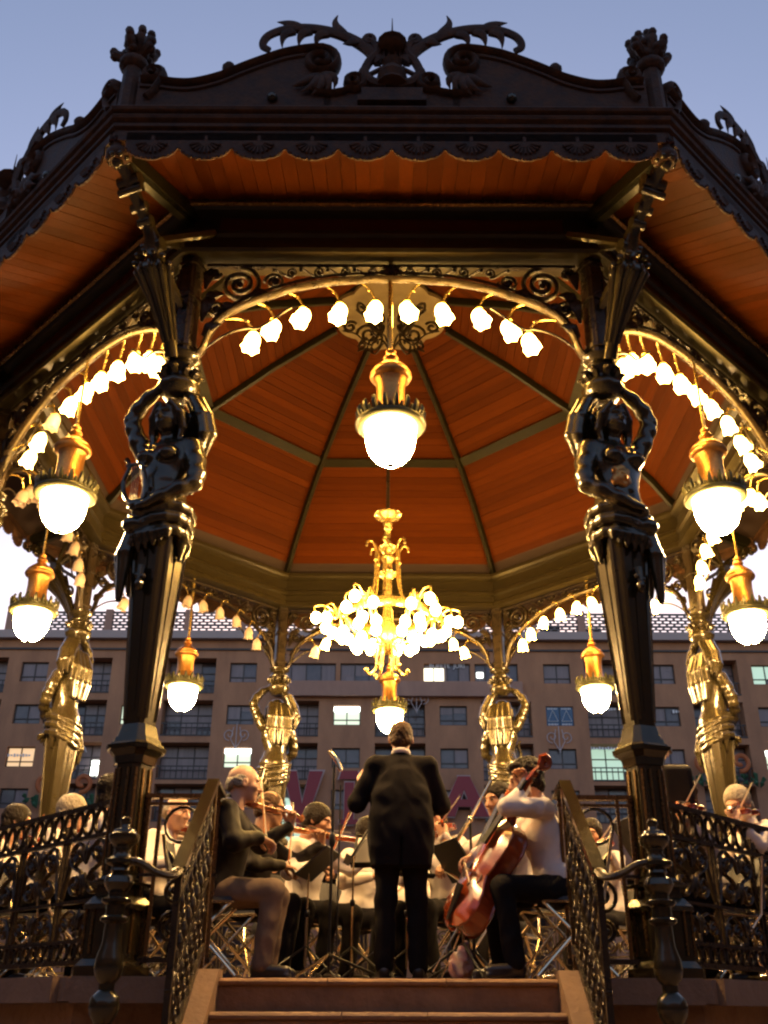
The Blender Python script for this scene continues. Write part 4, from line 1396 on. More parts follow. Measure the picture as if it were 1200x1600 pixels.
# pair of blue triangle placards in a window
for k, x in enumerate((10.75, 11.65)):
    b_ = MB().box((x, .12, 17.45), (.84, .03, 1.22)).build("window_placard", "sign_blue", off_b)
    t = MB()
    tr = [(x - .33, 17.12), (x + .33, 17.12), (x, 17.85)]
    for a, c in ((0, 1), (1, 2), (2, 0)):
        t.bar((tr[a][0], .09, tr[a][1]), (tr[c][0], .09, tr[c][1]), .02, .09, (0, 1, 0))
    t.build("triangle_emblem", "sign_white", b_)
    for zz in (17.96, 16.92):
        t = MB()
        for q in range(6):
            t.box((x - .28 + .11 * q, .10, zz), (.07, .012, .11 - .03 * (q % 2)))
        t.build("lettering_strip", "sign_white", b_)
for (x, z, n) in ((13.9, 17.95, 12), (14.4, 15.35, 14), (19.2, 17.8, 5), (-23.9, 14.75, 9)):
    t = MB()
    for q in range(n):
        t.box((x + .19 * (q - n / 2), .08, z), (.13, .015, .22 - .05 * (q % 3)))
    t.build("lettering_strip", "sign_white", off_b)

# big red letters hung on the facade, V I V A, with a wreath and pale line ornaments
def big_letter(ch_, px0, px1, py0, py1, lab):
    a, c = pix(px0, py1, FY - .6), pix(px1, py0, FY - .6)
    wd, ht = c.x - a.x, c.z - a.z
    shapes = {"V": [[(0, 1), (.34, 1), (.62, 0), (.40, 0)], [(.66, 1), (1, 1), (.60, 0), (.40, 0)]],
              "I": [[(.3, 0), (.7, 0), (.7, .78), (.3, .78)], [(.05, .84), (.95, .84), (.85, 1), (.15, 1)], [(.12, 0), (.88, 0), (.88, .09), (.12, .09)]],
              "A": [[(0, 0), (.30, 0), (.60, 1), (.38, 1)], [(.70, 0), (1, 0), (.62, 1), (.40, 1)], [(.2, .24), (.8, .24), (.74, .42), (.26, .42)]]}[ch_]
    t = thing("hanging_letter", lab, "letter", "big red letters on the office block", T_(a.x, FY - .45, a.z))
    e, r = MB(), MB()
    for k, s in enumerate(shapes):
        mx_, mz = sum(p[0] for p in s) / len(s), sum(p[1] for p in s) / len(s)
        s1 = [(mx_ * wd + (x - mx_) * wd * 1.0, mz * ht + (z - mz) * ht) for x, z in s]
        s2 = [(mx_ * wd + (x - mx_) * wd * 1.16 , mz * ht + (z - mz) * ht * 1.06) for x, z in s]
        e.plate(s2, -.02 - .004 * k, .10 + .004 * k); r.plate(s1, -.09 - .006 * k, -.0225 - .004 * k)
    e.build("letter_border", "letter_edge", t); r.build("letter_face", "letter_red", t)
big_letter("V", 440, 506, 1205, 1292, "red letter V half hidden behind the rear left caryatid")
big_letter("I", 528, 566, 1204, 1288, "red letter I to the left of the conductor")
big_letter("V", 600, 672, 1205, 1292, "red letter V hidden behind the conductor's back")
big_letter("A", 690, 764, 1212, 1275, "red letter A with a pale border to the right of the conductor")
for px_, py_, lab in ((1132, 1195, "orange scroll wreath with green leaves behind the rear right column"), (100, 1232, "orange scroll wreath with green leaves behind the rear left column")):
    c = pix(px_, py_, FY - .6)
    t = thing("scroll_wreath", lab, "wreath", "wreaths on the office block", T_(c.x, FY - .5, c.z))
    for s in (-1, 1):
        q = MB().tube([(s * (.9 - .0) + s * x, 0, z) for x, z in spiral((.25, .3), .62, .16, R_(-100), 1.1, 22)], [.15] * 22, 7, flat=(.8, 1), up=(0, 1, 0))
        q.build("scroll", "garland_orange", t, True)
    q = MB()
    for k in range(26):
        x = -2.4 + 4.8 * k / 25
        q.tube([(x, -.1, -.9 + .25 * math.sin(k)), (x + .25 * math.cos(k * 2.1), -.2, -.8 + .3 * math.sin(k * 1.7)), (x + .4 * math.cos(k * 2.1), -.1, -.85 + .5 * math.sin(k * 1.7))], [.05, .16, .01], 5)
    q.build("garland", "garland_green", t, True)
for px_, py_ in ((370, 1150), (876, 1152), (652, 1092)):
    c = pix(px_, py_, FY - .3)
    q = MB()
    for s in (-1, 1):
        q.tube([(s * x, 0, z) for x, z in spiral((.45, .1), .40, .08, R_(-90), 1.3, 18)], .03, 4)
        q.tube([(0, 0, -.8), (s * .35, 0, -.2), (s * .2, 0, .6)], .03, 4)
    q.tube([(0, 0, -.9), (0, 0, .8)], .03, 4)
    t = q.build("line_ornament", "line_art", off_b)
    t.location = (c.x, -.12, c.z)

# unseen fronts closing the plaza, added behind and beside the photographer to cut skylight
for nm, M, lab in (("sky_block_rear", T_(0, -44, 0) @ RZ(PI), "unseen brown front added behind the photographer to block sky light"), ("sky_block_side", T_(-46, 0, 0) @ RZ(PI / 2), "unseen brown front added on the left of the plaza to block sky light"), ("sky_block_side", T_(46, 0, 0) @ RZ(-PI / 2), "unseen brown front added on the right of the plaza to block sky light")):
    t = thing(nm, lab, "building", None, M)
    for ch_ in off_b.children:
        if ch_.name in ("wall", "interior", "roof_ledge", "string_course"):
            put(ch_.name, ch_.data, t)
# ------------------------------------------------------------------ railings between the columns
def ring_mesh(r, tr, name):
    q = MB()
    n = 14
    q.tube([(r * math.cos(2 * PI * k / n), 0, r * math.sin(2 * PI * k / n)) for k in range(n + 1)], tr, 5, cap=False, up=(0, 1, 0), flat=(1.5, 1))
    return q.mesh(name, "iron", True)
ring_a, ring_b = ring_mesh(.062, .012, "frieze_ring"), ring_mesh(.044, .010, "frieze_ring")
def scroll_mesh(name, segs, rad=.012):
    q = MB()
    for pts in segs:
        q.tube([(x, 0, z) for x, z in pts], rad, 6, up=(0, 1, 0), flat=(1.6, 1))
        q.ball((pts[-1][0], 0, pts[-1][1]), rad * 1.9, 6, 5)
    return q.mesh(name, "iron", True, 60)
big_s = scroll_mesh("panel_scroll", [spiral((0, .11), .105, .02, R_(-90), 1.6, 26) , spiral((.0, -.10), .10, .02, R_(90), 1.6, 26)], .014)
big_c = scroll_mesh("panel_scroll", [[(-.06, -.17), (-.02, -.05), (.0, .04)] + spiral((.06, .07), .065, .015, R_(200), -1.4, 18)], .012)
leafm = MB()
for d in (-1, 0, 1):
    leafm.tube(bez((0, 0, -.07), (d * .03, -.01, -.02), (d * .06, -.02, .03), (d * .07, 0, .08 - abs(d) * .03), 6), [.01, .016, .02, .021, .018, .012, .003], 5)
leaf_me = leafm.mesh("panel_leaf", "iron", True)
bridge_me = scroll_mesh("lower_tendril", [[(-.13, -.11), (-.12, -.02), (-.07, .05), (0, .07), (.07, .05), (.12, -.02), (.13, -.11)], spiral((-.06, -.03), .055, .012, 0, 1.3, 14), spiral((.06, -.03), .055, .012, PI, -1.3, 14)], .010)
def bar_me(L, z, w, h, name="rail"):
    return MB().box((0, 0, z), (L, w, h)).mesh(name, "iron")
def fill_railing(t, x0, x1, rings=True, panels=5):
    L, xc = x1 - x0, (x0 + x1) / 2
    for z, w, h in ((1.112, .062, .034), (.905, .04, .026), (.488, .036, .022), (.238, .04, .024), (.105, .05, .03)):
        put("handrail" if z > 1.1 else "rail", bar_me(L, z, w, h), t, T_(xc, -AP, 0))
    if rings:
        n = max(2, int(L / .145))
        for k in range(n):
            put("frieze_ring", ring_a, t, T_(lerp(x0, x1, (k + .5) / n), -AP, 1.008) @ Matrix.Diagonal((1, 1, 1.35, 1)))
        n = max(2, int(L / .105))
        for k in range(n):
            put("lower_ring", ring_b, t, T_(lerp(x0, x1, (k + .5) / n), -AP, .172) @ Matrix.Diagonal((1, 1, 1.15, 1)))
    pw = L / panels
    bm_ = MB().box((0, 0, .56), (.016, .022, .90)).mesh("baluster", "iron")
    for k in range(panels + 1):
        for d in (-.028, .028):
            x = min(max(x0 + k * pw + d, x0 + .02), x1 - .02)
            put("baluster", bm_, t, T_(x, -AP, 0))
    for k in range(panels):
        c = x0 + (k + .5) * pw
        for s in (-1, 1):
            put("panel_scroll", big_s, t, T_(c + s * .13, -AP, .70) @ Matrix.Diagonal((s, 1, .93, 1)))
            put("panel_scroll", big_c, t, T_(c + s * .235, -AP, .69) @ Matrix.Diagonal((-s, 1, 1, 1)))
            put("lower_tendril", bridge_me, t, T_(c + s * .15, -AP, .365))
        put("panel_leaf", leaf_me, t, T_(c, -AP - .01, .80)); put("panel_leaf", leaf_me, t, T_(c, -AP - .01, .60) @ Matrix.Diagonal((1, 1, -1, 1)))
        put("panel_leaf", leaf_me, t, T_(c, -AP - .01, .37) @ Matrix.Diagonal((.8, 1, .9, 1)))
rl_names = {1: "ornate iron railing right of the front right column", 2: "ornate iron railing along the far right side", 3: "ornate iron railing behind the players at the rear right",
            4: "ornate iron railing at the back behind the orchestra", 5: "ornate iron railing behind the players at the rear left", 6: "ornate iron railing along the far left side", 7: "ornate iron railing left of the front left column"}
for i in (7, 1, 6, 2, 5, 3, 4):
    t = thing("railing", rl_names[i], "railing", "railings round the bandstand", RZ(R_(45 * i)))
    fill_railing(t, -1.61, 1.61, rings=i in (1, 7))
for s in (-1, 1):
    t = thing("short_railing", "short iron railing with a ring between the %s front column and the stair rail" % ("left" if s < 0 else "right"), "railing")
    x0, x1 = sorted((s * 1.64, s * 1.13))
    xc = (x0 + x1) / 2
    for z, w, h in ((1.125, .06, .03), (1.075, .03, .02), (.62, .03, .02), (.11, .04, .03)):
        MB().box((xc, -AP, z), (x1 - x0, w, h)).build("rail", "gilt_rail" if z > 1 else "iron", t)
    for x in (x0 + .02, x0 + .10, x1 - .10, x1 - .02):
        MB().box((x, -AP, .60), (.022, .026, 1.02)).build("baluster", "gilt_rail", t)
    put("ring", ring_mesh(.115, .011, "ring"), t, T_(xc, -AP, .94))
    put("panel_scroll", big_s, t, T_(xc, -AP, .40))
    put("panel_leaf", leaf_me, t, T_(xc, -AP, .72))

# ------------------------------------------------------------------ stair balustrades
for s in (-1, 1):
    t = thing("stair_balustrade", "ornate iron stair balustrade with gilt handrail and newel, %s of the steps" % ("left" if s < 0 else "right"), "balustrade")
    X = s * 1.135
    A, B = Vector((X, -4.58, 1.155)), Vector((X, -5.46, .505))
    hr = MB(); hr.bar(A, B, .074, .035); hr.bar(A + Vector((0, 0, -.035)), B + Vector((0, 0, -.035)), .05, .03)
    hr.build("handrail", "bronze", t)
    q = MB(); q.bar(Vector((X, -4.24, 1.125)), A + Vector((0, .03, -.004)), .07, .03); q.build("top_return", "iron", t)
    vr = MB()
    vr.tube(smooth_path([B, (X + s * .02, -5.53, .465), (X + s * .09, -5.58, .475), (X + s * .18, -5.60, .52), (s * 1.42, -5.60, .535)], 5), .028, 8, flat=(.7, 1.2))
    vr.build("handrail_wreath", "iron", t, True)
    d = B - A
    low = MB(); low.bar(A + Vector((0, 0, -.98)), B + Vector((0, 0, -.98)), .05, .035); low.build("string_rail", "iron", t)
    mid = MB(); mid.bar(A + Vector((0, 0, -.17)), B + Vector((0, 0, -.17)), .035, .02); mid.build("rail", "iron", t)
    mid = MB(); mid.bar(A + Vector((0, 0, -.60)), B + Vector((0, 0, -.60)), .035, .02); mid.build("rail", "iron", t)
    bal = MB()
    bal.lathe([(.011, -.96), (.013, -.80), (.026, -.76), (.013, -.72), (.012, -.55), (.028, -.50), (.032, -.46), (.016, -.42), (.012, -.30), (.024, -.27), (.012, -.24), (.011, -.02)], 8)
    bal_me = bal.mesh("baluster", "iron", True, 60)
    n = 9
    for k in range(n):
        put("baluster", bal_me, t, Matrix.Translation(A + d * ((k + .4) / n)))
    sc_me = scroll_mesh("infill_scroll", [spiral((0, 0), .05, .012, 0, 1.5, 16)], .010)
    for k in range(n - 1):
        p = A + d * ((k + .9) / n)
        for dz in (-.085, -.36, -.52, -.70, -.86):
            put("infill_scroll", sc_me, t, Matrix.Translation(p + Vector((0, 0, dz))) @ RZ(PI / 2) @ Matrix.Diagonal((.85 if k % 2 else -.85, 1, 1, 1)))
    put("end_post", MB().box((0, 0, 0), (.035, .035, 1.02)).mesh("end_post", "iron"), t, Matrix.Translation(B + Vector((0, .02, -.52))))
    put("end_post", MB().box((0, 0, 0), (.04, .04, 1.12)).mesh("end_post", "gilt_rail"), t, Matrix.Translation(A + Vector((0, .04, -.575))))
    nw = MB()
    nw.lathe([(.085, GZ), (.085, -.98), (.06, -.95), (.075, -.80), (.06, -.6), (.05, -.30), (.045, -.24), (.07, -.20), (.078, -.165), (.07, -.12), (.04, -.09), (.04, -.06), (.065, -.03), (.074, .01), (.07, .06), (.05, .12), (.045, .22),
              (.072, .235), (.072, .25), (.05, .26), (.05, .31), (.078, .325), (.078, .34), (.045, .35), (.045, .37), (.062, .39), (.078, .42), (.07, .45), (.04, .465), (.05, .48), (.045, .50), (.082, .515), (.084, .535), (.05, .55),
              (.04, .58), (.045, .60), (.075, .625), (.082, .65), (.08, .665), (.06, .675), (.055, .69), (.025, .70), (.022, .715), (.03, .73), (.028, .748), (.012, .758)], 18, (s * 1.42, -5.58, 0))
    nw.build("newel_post", "bronze", t, True, 35)
# ------------------------------------------------------------------ people
mat("skin", (0.50, 0.26, 0.15), 0.5, noise=(14, 0.4, (0.42, 0.19, 0.10), (1, 1, 1)))
mat("skin_pale", (0.60, 0.34, 0.22), 0.5, noise=(14, 0.4, (0.50, 0.25, 0.15), (1, 1, 1)))
mat("skin_dark", (0.36, 0.18, 0.10), 0.5, noise=(14, 0.4, (0.28, 0.13, 0.07), (1, 1, 1)))
mat("eye", (0.03, 0.02, 0.015), 0.2)
mat("hair_black", (0.014, 0.010, 0.008), 0.45, noise=(60, 0.7, (0.022, 0.014, 0.009), (1, 1, .2)), bump=(90, 0.6), spec=0.12)
mat("hair_brown", (0.05, 0.025, 0.012), 0.45, noise=(60, 0.7, (0.10, 0.05, 0.025), (1, 1, .2)), bump=(90, 0.6), spec=0.12)
mat("hair_grey", (0.32, 0.27, 0.21), 0.55, noise=(60, 0.7, (0.18, 0.14, 0.10), (1, 1, .2)), bump=(90, 0.6))
mat("suit", (0.009, 0.007, 0.007), 0.9, noise=(50, 0.5, (0.014, 0.010, 0.010), (1, 1, 1)), spec=0.12)
mat("leather", (0.010, 0.007, 0.006), 0.55, noise=(20, 0.6, (0.018, 0.012, 0.009), (1, 1, 1)), spec=0.12)
mat("trousers_black", (0.010, 0.008, 0.008), 0.85, spec=0.12)
mat("khaki", (0.19, 0.12, 0.075), 0.85, noise=(30, 0.6, (0.13, 0.08, 0.05), (1, 1, 1)))
mat("shirt", (0.74, 0.66, 0.60), 0.8, noise=(6, 0.5, (0.62, 0.53, 0.47), (1, 1, 1)))
mat("shoe", (0.02, 0.014, 0.012), 0.3)
mat("varnish", (0.30, 0.050, 0.010), 0.18, noise=(5, 0.7, (0.17, 0.022, 0.005), (6, 1, 1)), coat=0.5)
mat("varnish_light", (0.42, 0.13, 0.03), 0.2, noise=(5, 0.6, (0.27, 0.07, 0.014), (6, 1, 1)), coat=0.5)
mat("ebony", (0.012, 0.009, 0.008), 0.3)
mat("spruce", (0.55, 0.36, 0.16), 0.5)
mat("horsehair", (0.75, 0.68, 0.52), 0.6)
mat("string_metal", (0.6, 0.55, 0.45), 0.3, 0.8)
mat("chrome", (0.75, 0.62, 0.42), 0.18, 0.95)
mat("stand_black", (0.015, 0.013, 0.013), 0.4, 0.3)
mat("paper", (0.72, 0.66, 0.56), 0.8)
mat("seat_vinyl", (0.02, 0.016, 0.015), 0.5)

def arr(v):
    return np.array([v[0], v[1], v[2]], float)

def folds(amp, fr, seed):
    """creases in cloth: ridged value noise on a random lattice, drawn out downwards"""
    rg = np.random.default_rng(int(seed) + 11)
    lat = rg.random((24, 24, 24)).astype(np.float32)
    def val(X, Y, Z, s):
        out = []
        for C in (X, Y, Z):
            q = C * s
            i = np.floor(q).astype(int)
            f = (q - i).astype(np.float32); f = f * f * (3 - 2 * f)
            out.append((i % 24, (i + 1) % 24, f))
        (x0, x1, fx), (y0, y1, fy), (z0, z1, fz) = out
        def L(a, b, c):
            return lat[a, b, c]
        c00 = L(x0, y0, z0) * (1 - fx) + L(x1, y0, z0) * fx; c10 = L(x0, y1, z0) * (1 - fx) + L(x1, y1, z0) * fx
        c01 = L(x0, y0, z1) * (1 - fx) + L(x1, y0, z1) * fx; c11 = L(x0, y1, z1) * (1 - fx) + L(x1, y1, z1) * fx
        return (c00 * (1 - fy) + c10 * fy) * (1 - fz) + (c01 * (1 - fy) + c11 * fy) * fz
    def f(X, Y, Z, D):
        XX = X + .35 * Z + 0 * Y + 5; YY = Y - .3 * Z + 0 * X + 5; ZZ = Z + .25 * X + 0 * Y + 5
        XX, YY, ZZ = np.broadcast_arrays(XX, YY, ZZ)
        n1 = val(XX, YY, ZZ * .55, fr * .26); n2 = val(XX + 3, YY + 1, ZZ * .6, fr * .55)
        r = 1 - np.abs(2 * n1 - 1) * 1.6
        return D - amp * (r - .35) * 1.1 - amp * .45 * (n2 - .5)
    return f

def ik(s, t, l1, l2, pole):
    s, t = Vector(s), Vector(t)
    d = t - s
    L = min(d.length, (l1 + l2) * .995)
    u = d.normalized()
    t = s + u * L
    a = (l1 * l1 - l2 * l2 + L * L) / (2 * L)
    h = math.sqrt(max(0, l1 * l1 - a * a))
    p = Vector(pole)
    p = (p - u * p.dot(u)).normalized()
    return s + u * a + p * h, t

HEADS = {}
def head_shape(full=1.0):
    """head in its own frame: looks along +x, up +z, centre of skull at origin, about 0.235 tall"""
    s = SDF(.02)
    s.ell((-.012, 0, .025), (.100, .078, .098))
    s.ell((.030, 0, -.035), (.066, .060 * full, .082))
    s.ell((.055, 0, -.092), (.034, .034, .026))                  # chin
    s.cone((-.03, 0, -.07), (-.045, 0, -.20), .056 * full, .060 * full)   # neck
    s.ell((.080, 0, .026), (.022, .052, .014), k=.015)           # brow
    s.cone((.092, 0, .012), (.112, 0, -.030), .011, .016, k=.010)  # nose
    for y in (-1, 1):
        s.ell((.098, .014 * y, -.034), (.012, .009, .008), k=.008)
        s.ell((.096, .032 * y, .004), (.018, .019, .012), k=.010, sub=True)
        s.ell((.084, .033 * y, .003), (.012, .014, .011), k=.004)
        s.ell((.062, .045 * y, -.022), (.026, .020, .020), k=.02)   # cheek
        s.ell((-.008, .080 * y, -.008), (.020, .010, .032), k=.008)  # ear
        s.ell((-.004, .090 * y, -.006), (.010, .006, .018), k=.004, sub=True)
    s.ell((.088, 0, -.058), (.012, .024, .007), k=.008)
    s.ell((.085, 0, -.069), (.012, .020, .007), k=.007)
    s.ell((.104, 0, -.0635), (.012, .022, .0022), k=.004, sub=True)
    return s.mesh(.0062)

def hair_shape(style, seed=0):
    s = SDF(.014)
    if style == "bald":
        for y in (-1, 1):
            s.ell((-.035, .066 * y, .005), (.055, .020, .042), k=.01)
        s.ell((-.092, 0, -.010), (.028, .066, .050))
    elif style == "thin":
        s.ell((-.016, 0, .024), (.104, .083, .101)); s.ell((-.07, 0, -.03), (.046, .072, .05))
        s.ell((.105, 0, -.02), (.085, .11, .11), k=.01, sub=True)
        s.ell((-.03, 0, .13), (.055, .05, .05), k=.02, sub=True)
    else:
        s.ell((-.016, 0, .032), (.114, .092, .106)); s.ell((-.07, 0, -.035), (.048, .078, .062))
        for y in (-1, 1):
            s.ell((.008, .078 * y, .012), (.030, .014, .042), k=.012)
        s.ell((.124, 0, -.045), (.085, .12, .115), k=.012, sub=True)
        rr = random.Random(seed)
        n = 40 if style == "full" else 0
        for k in range(n):
            a, b = rr.uniform(0, 2 * PI), rr.uniform(.15, 1.35)
            c = (-.016 + .108 * math.cos(b) * math.cos(a), .088 * math.cos(b) * math.sin(a), .032 + .102 * math.sin(b))
            if c[0] > .07 and c[2] < .08:
                continue
            s.ell(c, (.020, .018, .015), k=.010)
        if style == "full":
            s.ell((-.03, 0, .065), (.112, .098, .088)); s.ell((.055, .02, .098), (.045, .062, .026))
    return s.mesh(.0062, folds(.0075 if style == "full" else .005, 300, seed))

def basis(fwd, up=(0, 0, 1)):
    f = Vector(fwd).normalized()
    l = Vector(up).cross(f).normalized()
    u = f.cross(l)
    return Matrix((f, l, u)).transposed()

def hand_mesh(w, d, palm, curl=0.9, side=1, spread=.011):
    """w wrist, d pointing direction, palm = direction the palm faces; side=+1 thumb to the left of d seen from the back"""
    d = Vector(d).normalized(); pn = Vector(palm); pn = (pn - d * pn.dot(d)).normalized()
    x = d.cross(pn).normalized() * side
    w = Vector(w)
    s = SDF(.008)
    for k in range(4):
        o = (k - 1.5) * .0185
        s.cone(arr(w + x * o * .55), arr(w + d * .085 + x * o), .0165, .0125, k=.012)
    s.cone(arr(w - d * .05), arr(w + d * .015), .024, .025, k=.012)
    for k, L in enumerate((.075, .084, .078, .062)):
        o = (k - 1.5) * .0195
        b = w + d * .085 + x * o
        a1, a2, a3 = curl * .55, curl * 1.25, curl * 1.75
        p1 = b + (d * math.cos(a1) + pn * math.sin(a1)) * L * .45 + x * (k - 1.5) * spread * .3
        p2 = p1 + (d * math.cos(a2) + pn * math.sin(a2)) * L * .32
        p3 = p2 + (d * math.cos(a3) + pn * math.sin(a3)) * L * .25
        s.chain([arr(b), arr(p1), arr(p2), arr(p3)], [.0105, .0095, .0088, .0075], k=.004)
    b = w + d * .025 - x * .026
    p1 = b + d * .030 - x * .022 + pn * .014
    p2 = p1 + d * .026 + pn * .018 - x * .004
    p3 = p2 + d * .018 + pn * .012 + x * .008
    s.chain([arr(b), arr(p1), arr(p2), arr(p3)], [.016, .0125, .0108, .0085], k=.007)
    return s.mesh(.0048)

def person(label, loc, yaw, sit=True, lean=.06, head_yaw=0, head_pitch=0, hl=None, hr=None, dl=None, dr=None, pl=(0, 0, -1), pr=(0, 0, -1), curl=(.9, .9), pole_l=(-.2, .7, -1), pole_r=(-.2, -.7, -1),
           top="shirt", legs="trousers_black", skin="skin", hair="hair_black", style="short", coat=False, seat=.46, belly=0.0, knees=None, sc=1.0, group="musicians of the orchestra", seed=1, twist=0, short=False):
    """frame: looks along +x, left is +y, origin on the floor under the pelvis; hand targets are in that frame"""
    M = T_(*loc) @ RZ(yaw) @ Matrix.Scale(sc, 4)
    ph = seat + .075 if sit else .93
    pel = Vector((0, 0, ph))
    ch = Vector((lean, 0, ph + .36)); nb = Vector((lean * 1.35, 0, ph + .545))
    hd = Vector((lean * 1.75 + .025, 0, ph + .715))
    SH = [ch + Vector((.0, .185 * k, .135)) for k in (1, -1)]
    HP = [pel + Vector((0, .095 * k, -.01)) for k in (1, -1)]
    if knees is None:
        knees = [(.43, .16), (.42, -.15)] if sit else [(.02, .10), (.01, -.10)]
    KN, AN, TO = [], [], []
    for i, k in enumerate((1, -1)):
        if sit:
            kn = Vector((knees[i][0], knees[i][1], seat + .055)); an = Vector((kn.x - .05, kn.y + .01 * k, .085))
        else:
            kn = Vector((.015, .105 * k, .50)); an = Vector((-.02, .115 * k, .085))
        KN.append(kn); AN.append(an); TO.append(an + Vector((.16, .03 * k, -.045)))
    hl = hl or (.30, .10, ph + .12); hr = hr or (.30, -.10, ph + .12)
    EL, WR = [], []
    for i, (t, pole) in enumerate(((hl, pole_l), (hr, pole_r))):
        e, w = ik(SH[i], t, .29, .255, pole)
        EL.append(e); WR.append(w)
    # one continuous body under the clothes
    s = SDF(.03)
    s.cone(arr(pel), arr(ch), .115, .12); s.ell(arr(ch), (.10, .15, .15)); s.cone(arr(SH[0]), arr(SH[1]), .055); s.cone(arr(nb), arr(hd + Vector((-.04, 0, -.10))), .052, .05)
    for i in range(2):
        s.chain([arr(SH[i]), arr(EL[i]), arr(WR[i])], [.046, .038, .025], k=.015)
        s.chain([arr(HP[i]), arr(KN[i]), arr(AN[i])], [.075, .05, .036], k=.02)
    bv, bf = s.mesh(.017)
    chunks = [(bv, bf, 0)]
    if "h" not in HEADS:
        HEADS["h"] = head_shape()
    HB = basis((math.cos(head_yaw) * math.cos(head_pitch), math.sin(head_yaw) * math.cos(head_pitch), math.sin(head_pitch)))
    hb = np.array(HB) * 1.07; hc = arr(hd)
    hv, hf = HEADS["h"]
    chunks.append((hv @ hb.T + hc, hf, 0))
    eyes = MB()
    for y in (-1, 1):
        eyes.ball((.0925, .033 * y, .004), .0075, 7, 5, (.6, 1.2, .8))
    chunks.append((np.array(eyes.v) @ hb.T + hc, eyes.f, 1))
    ds = []
    for i, (dd, pp) in enumerate(((dl, pl), (dr, pr))):
        dv = Vector(dd) if dd else (WR[i] - EL[i]).normalized()
        v, f = hand_mesh(WR[i], dv, pp, curl[i], 1 if i == 0 else -1)
        chunks.append((v, f, 0)); ds.append(dv)
    me = np_mesh("person", chunks, [skin, "eye"])
    o = put("person", me, None, M)
    tag(o, label, "person", group)
    # clothes
    s = SDF(.03)
    bl = belly
    if coat:
        s.ell(arr(pel + Vector((0, 0, .0))), (.165, .205, .16)); s.cone(arr(pel + Vector((bl * .4, 0, .06))), arr(ch), .155 + bl * .3, .165, k=.06)
        if not sit:
            s.rbox((lean * .3, 0, pel.z + .07), (.075, .135, .18), .07, k=.12)
        s.ell(arr(ch + Vector((0, 0, .02))), (.145, .205, .17)); s.cone(arr(SH[0] + Vector((0, .015, .005))), arr(SH[1] + Vector((0, -.015, .005))), .074, k=.05)
        s.cone(arr(nb + Vector((-.03, 0, -.03))), arr(nb + Vector((-.025, 0, .035))), .075, .068, k=.02)
        if not sit:
            s.rbox((0, 0, pel.z - .04), (.085, .15, .17), .06, k=.05)
            s.rbox((0, 0, pel.z - .33), (.4, .4, .10), .01, k=.012, sub=True)
            s.rbox((-.15, .0, pel.z - .16), (.05, .005, .13), .004, k=.01, sub=True)
    else:
        s.ell(arr(pel + Vector((.02 + bl * .2, 0, .08))), (.135 + bl, .168 + bl * .5, .12)); s.cone(arr(pel + Vector((bl * .5, 0, .06))), arr(ch), .135 + bl * .4, .145, k=.05)
        s.ell(arr(ch), (.125, .180, .17)); s.cone(arr(SH[0]), arr(SH[1]), .064, k=.04)
        s.cone(arr(nb + Vector((-.02, 0, -.03))), arr(nb + Vector((-.015, 0, .025))), .072, .062, k=.015)
    rs = (.074, .066, .044) if coat else (.066, .058, .040)
    for i in range(2):
        e, w = EL[i], WR[i]
        if short:
            s.chain([arr(SH[i]), arr(SH[i].lerp(e, .85))], [rs[0], rs[1] * 1.1], k=.02)
        else:
            s.chain([arr(SH[i]), arr(e), arr(e.lerp(w, .93))], rs, k=.02)
    if coat:
        q = MB(); q.tube([arr(nb + Vector((-.028 + .066 * math.cos(a), .066 * math.sin(a), .045 - .012 * math.cos(a)))) for a in [2 * PI * t / 16 for t in range(17)]], .010, 6, cap=False, flat=(1.8, .7), up=(0, 0, 1)); q.build("shirt_collar", "shirt", o, True)
    v, f = s.mesh(.0125, folds(.011 if not coat else .007, 44, seed))
    put("jacket" if coat else "shirt", np_mesh("garment", [(v, f, 0)], top), o)
    s = SDF(.03)
    s.ell(arr(pel + Vector((0, 0, .0))), (.145 + bl * .6, .172 + bl * .3, .125))
    for i in range(2):
        s.chain([arr(HP[i]), arr(KN[i] + Vector((0, 0, .005))), arr(AN[i] + Vector((0, 0, .0)))], [.098, .074, .064], k=.03)
    v, f = s.mesh(.0135, folds(.009, 40, seed + 2))
    put("trousers", np_mesh("trousers", [(v, f, 0)], legs), o)
    for i in range(2):
        s = SDF(.02)
        a, t = AN[i], TO[i]
        s.cone((a.x - .03, a.y, .045), (t.x, t.y, .036), .042, .036); s.cone((a.x, a.y, .07), (a.x, a.y, .10), .042, .04)
        s.rbox(((a.x + t.x) / 2 - .01, (a.y + t.y) / 2, .010), (.12, .034, .008), .004, rot=Matrix.Rotation(math.atan2(t.y - a.y, t.x - a.x), 4, 'Z'), k=.01)
        v, f = s.mesh(.009)
        put("shoe", np_mesh("shoe", [(v, f, 0)], "shoe"), o)
    if style:
        key = (style, seed % 3)
        if key not in HEADS:
            HEADS[key] = hair_shape(style, seed)
        v, f = HEADS[key]
        hch = [(v @ hb.T + hc, f, 0)]
        br = MB()
        for y in (-1, 1):
            br.tube([(.094, .016 * y, .022), (.096, .032 * y, .027), (.082, .050 * y, .021)], [.004, .005, .003], 5)
        hch.append((np.array(br.v) @ hb.T + hc, br.f, 0))
        put("hair", np_mesh("hair", hch, hair), o)
    return o, M, dict(el=EL, wr=WR, dir=ds, head=hd, sh=SH, hb=HB)

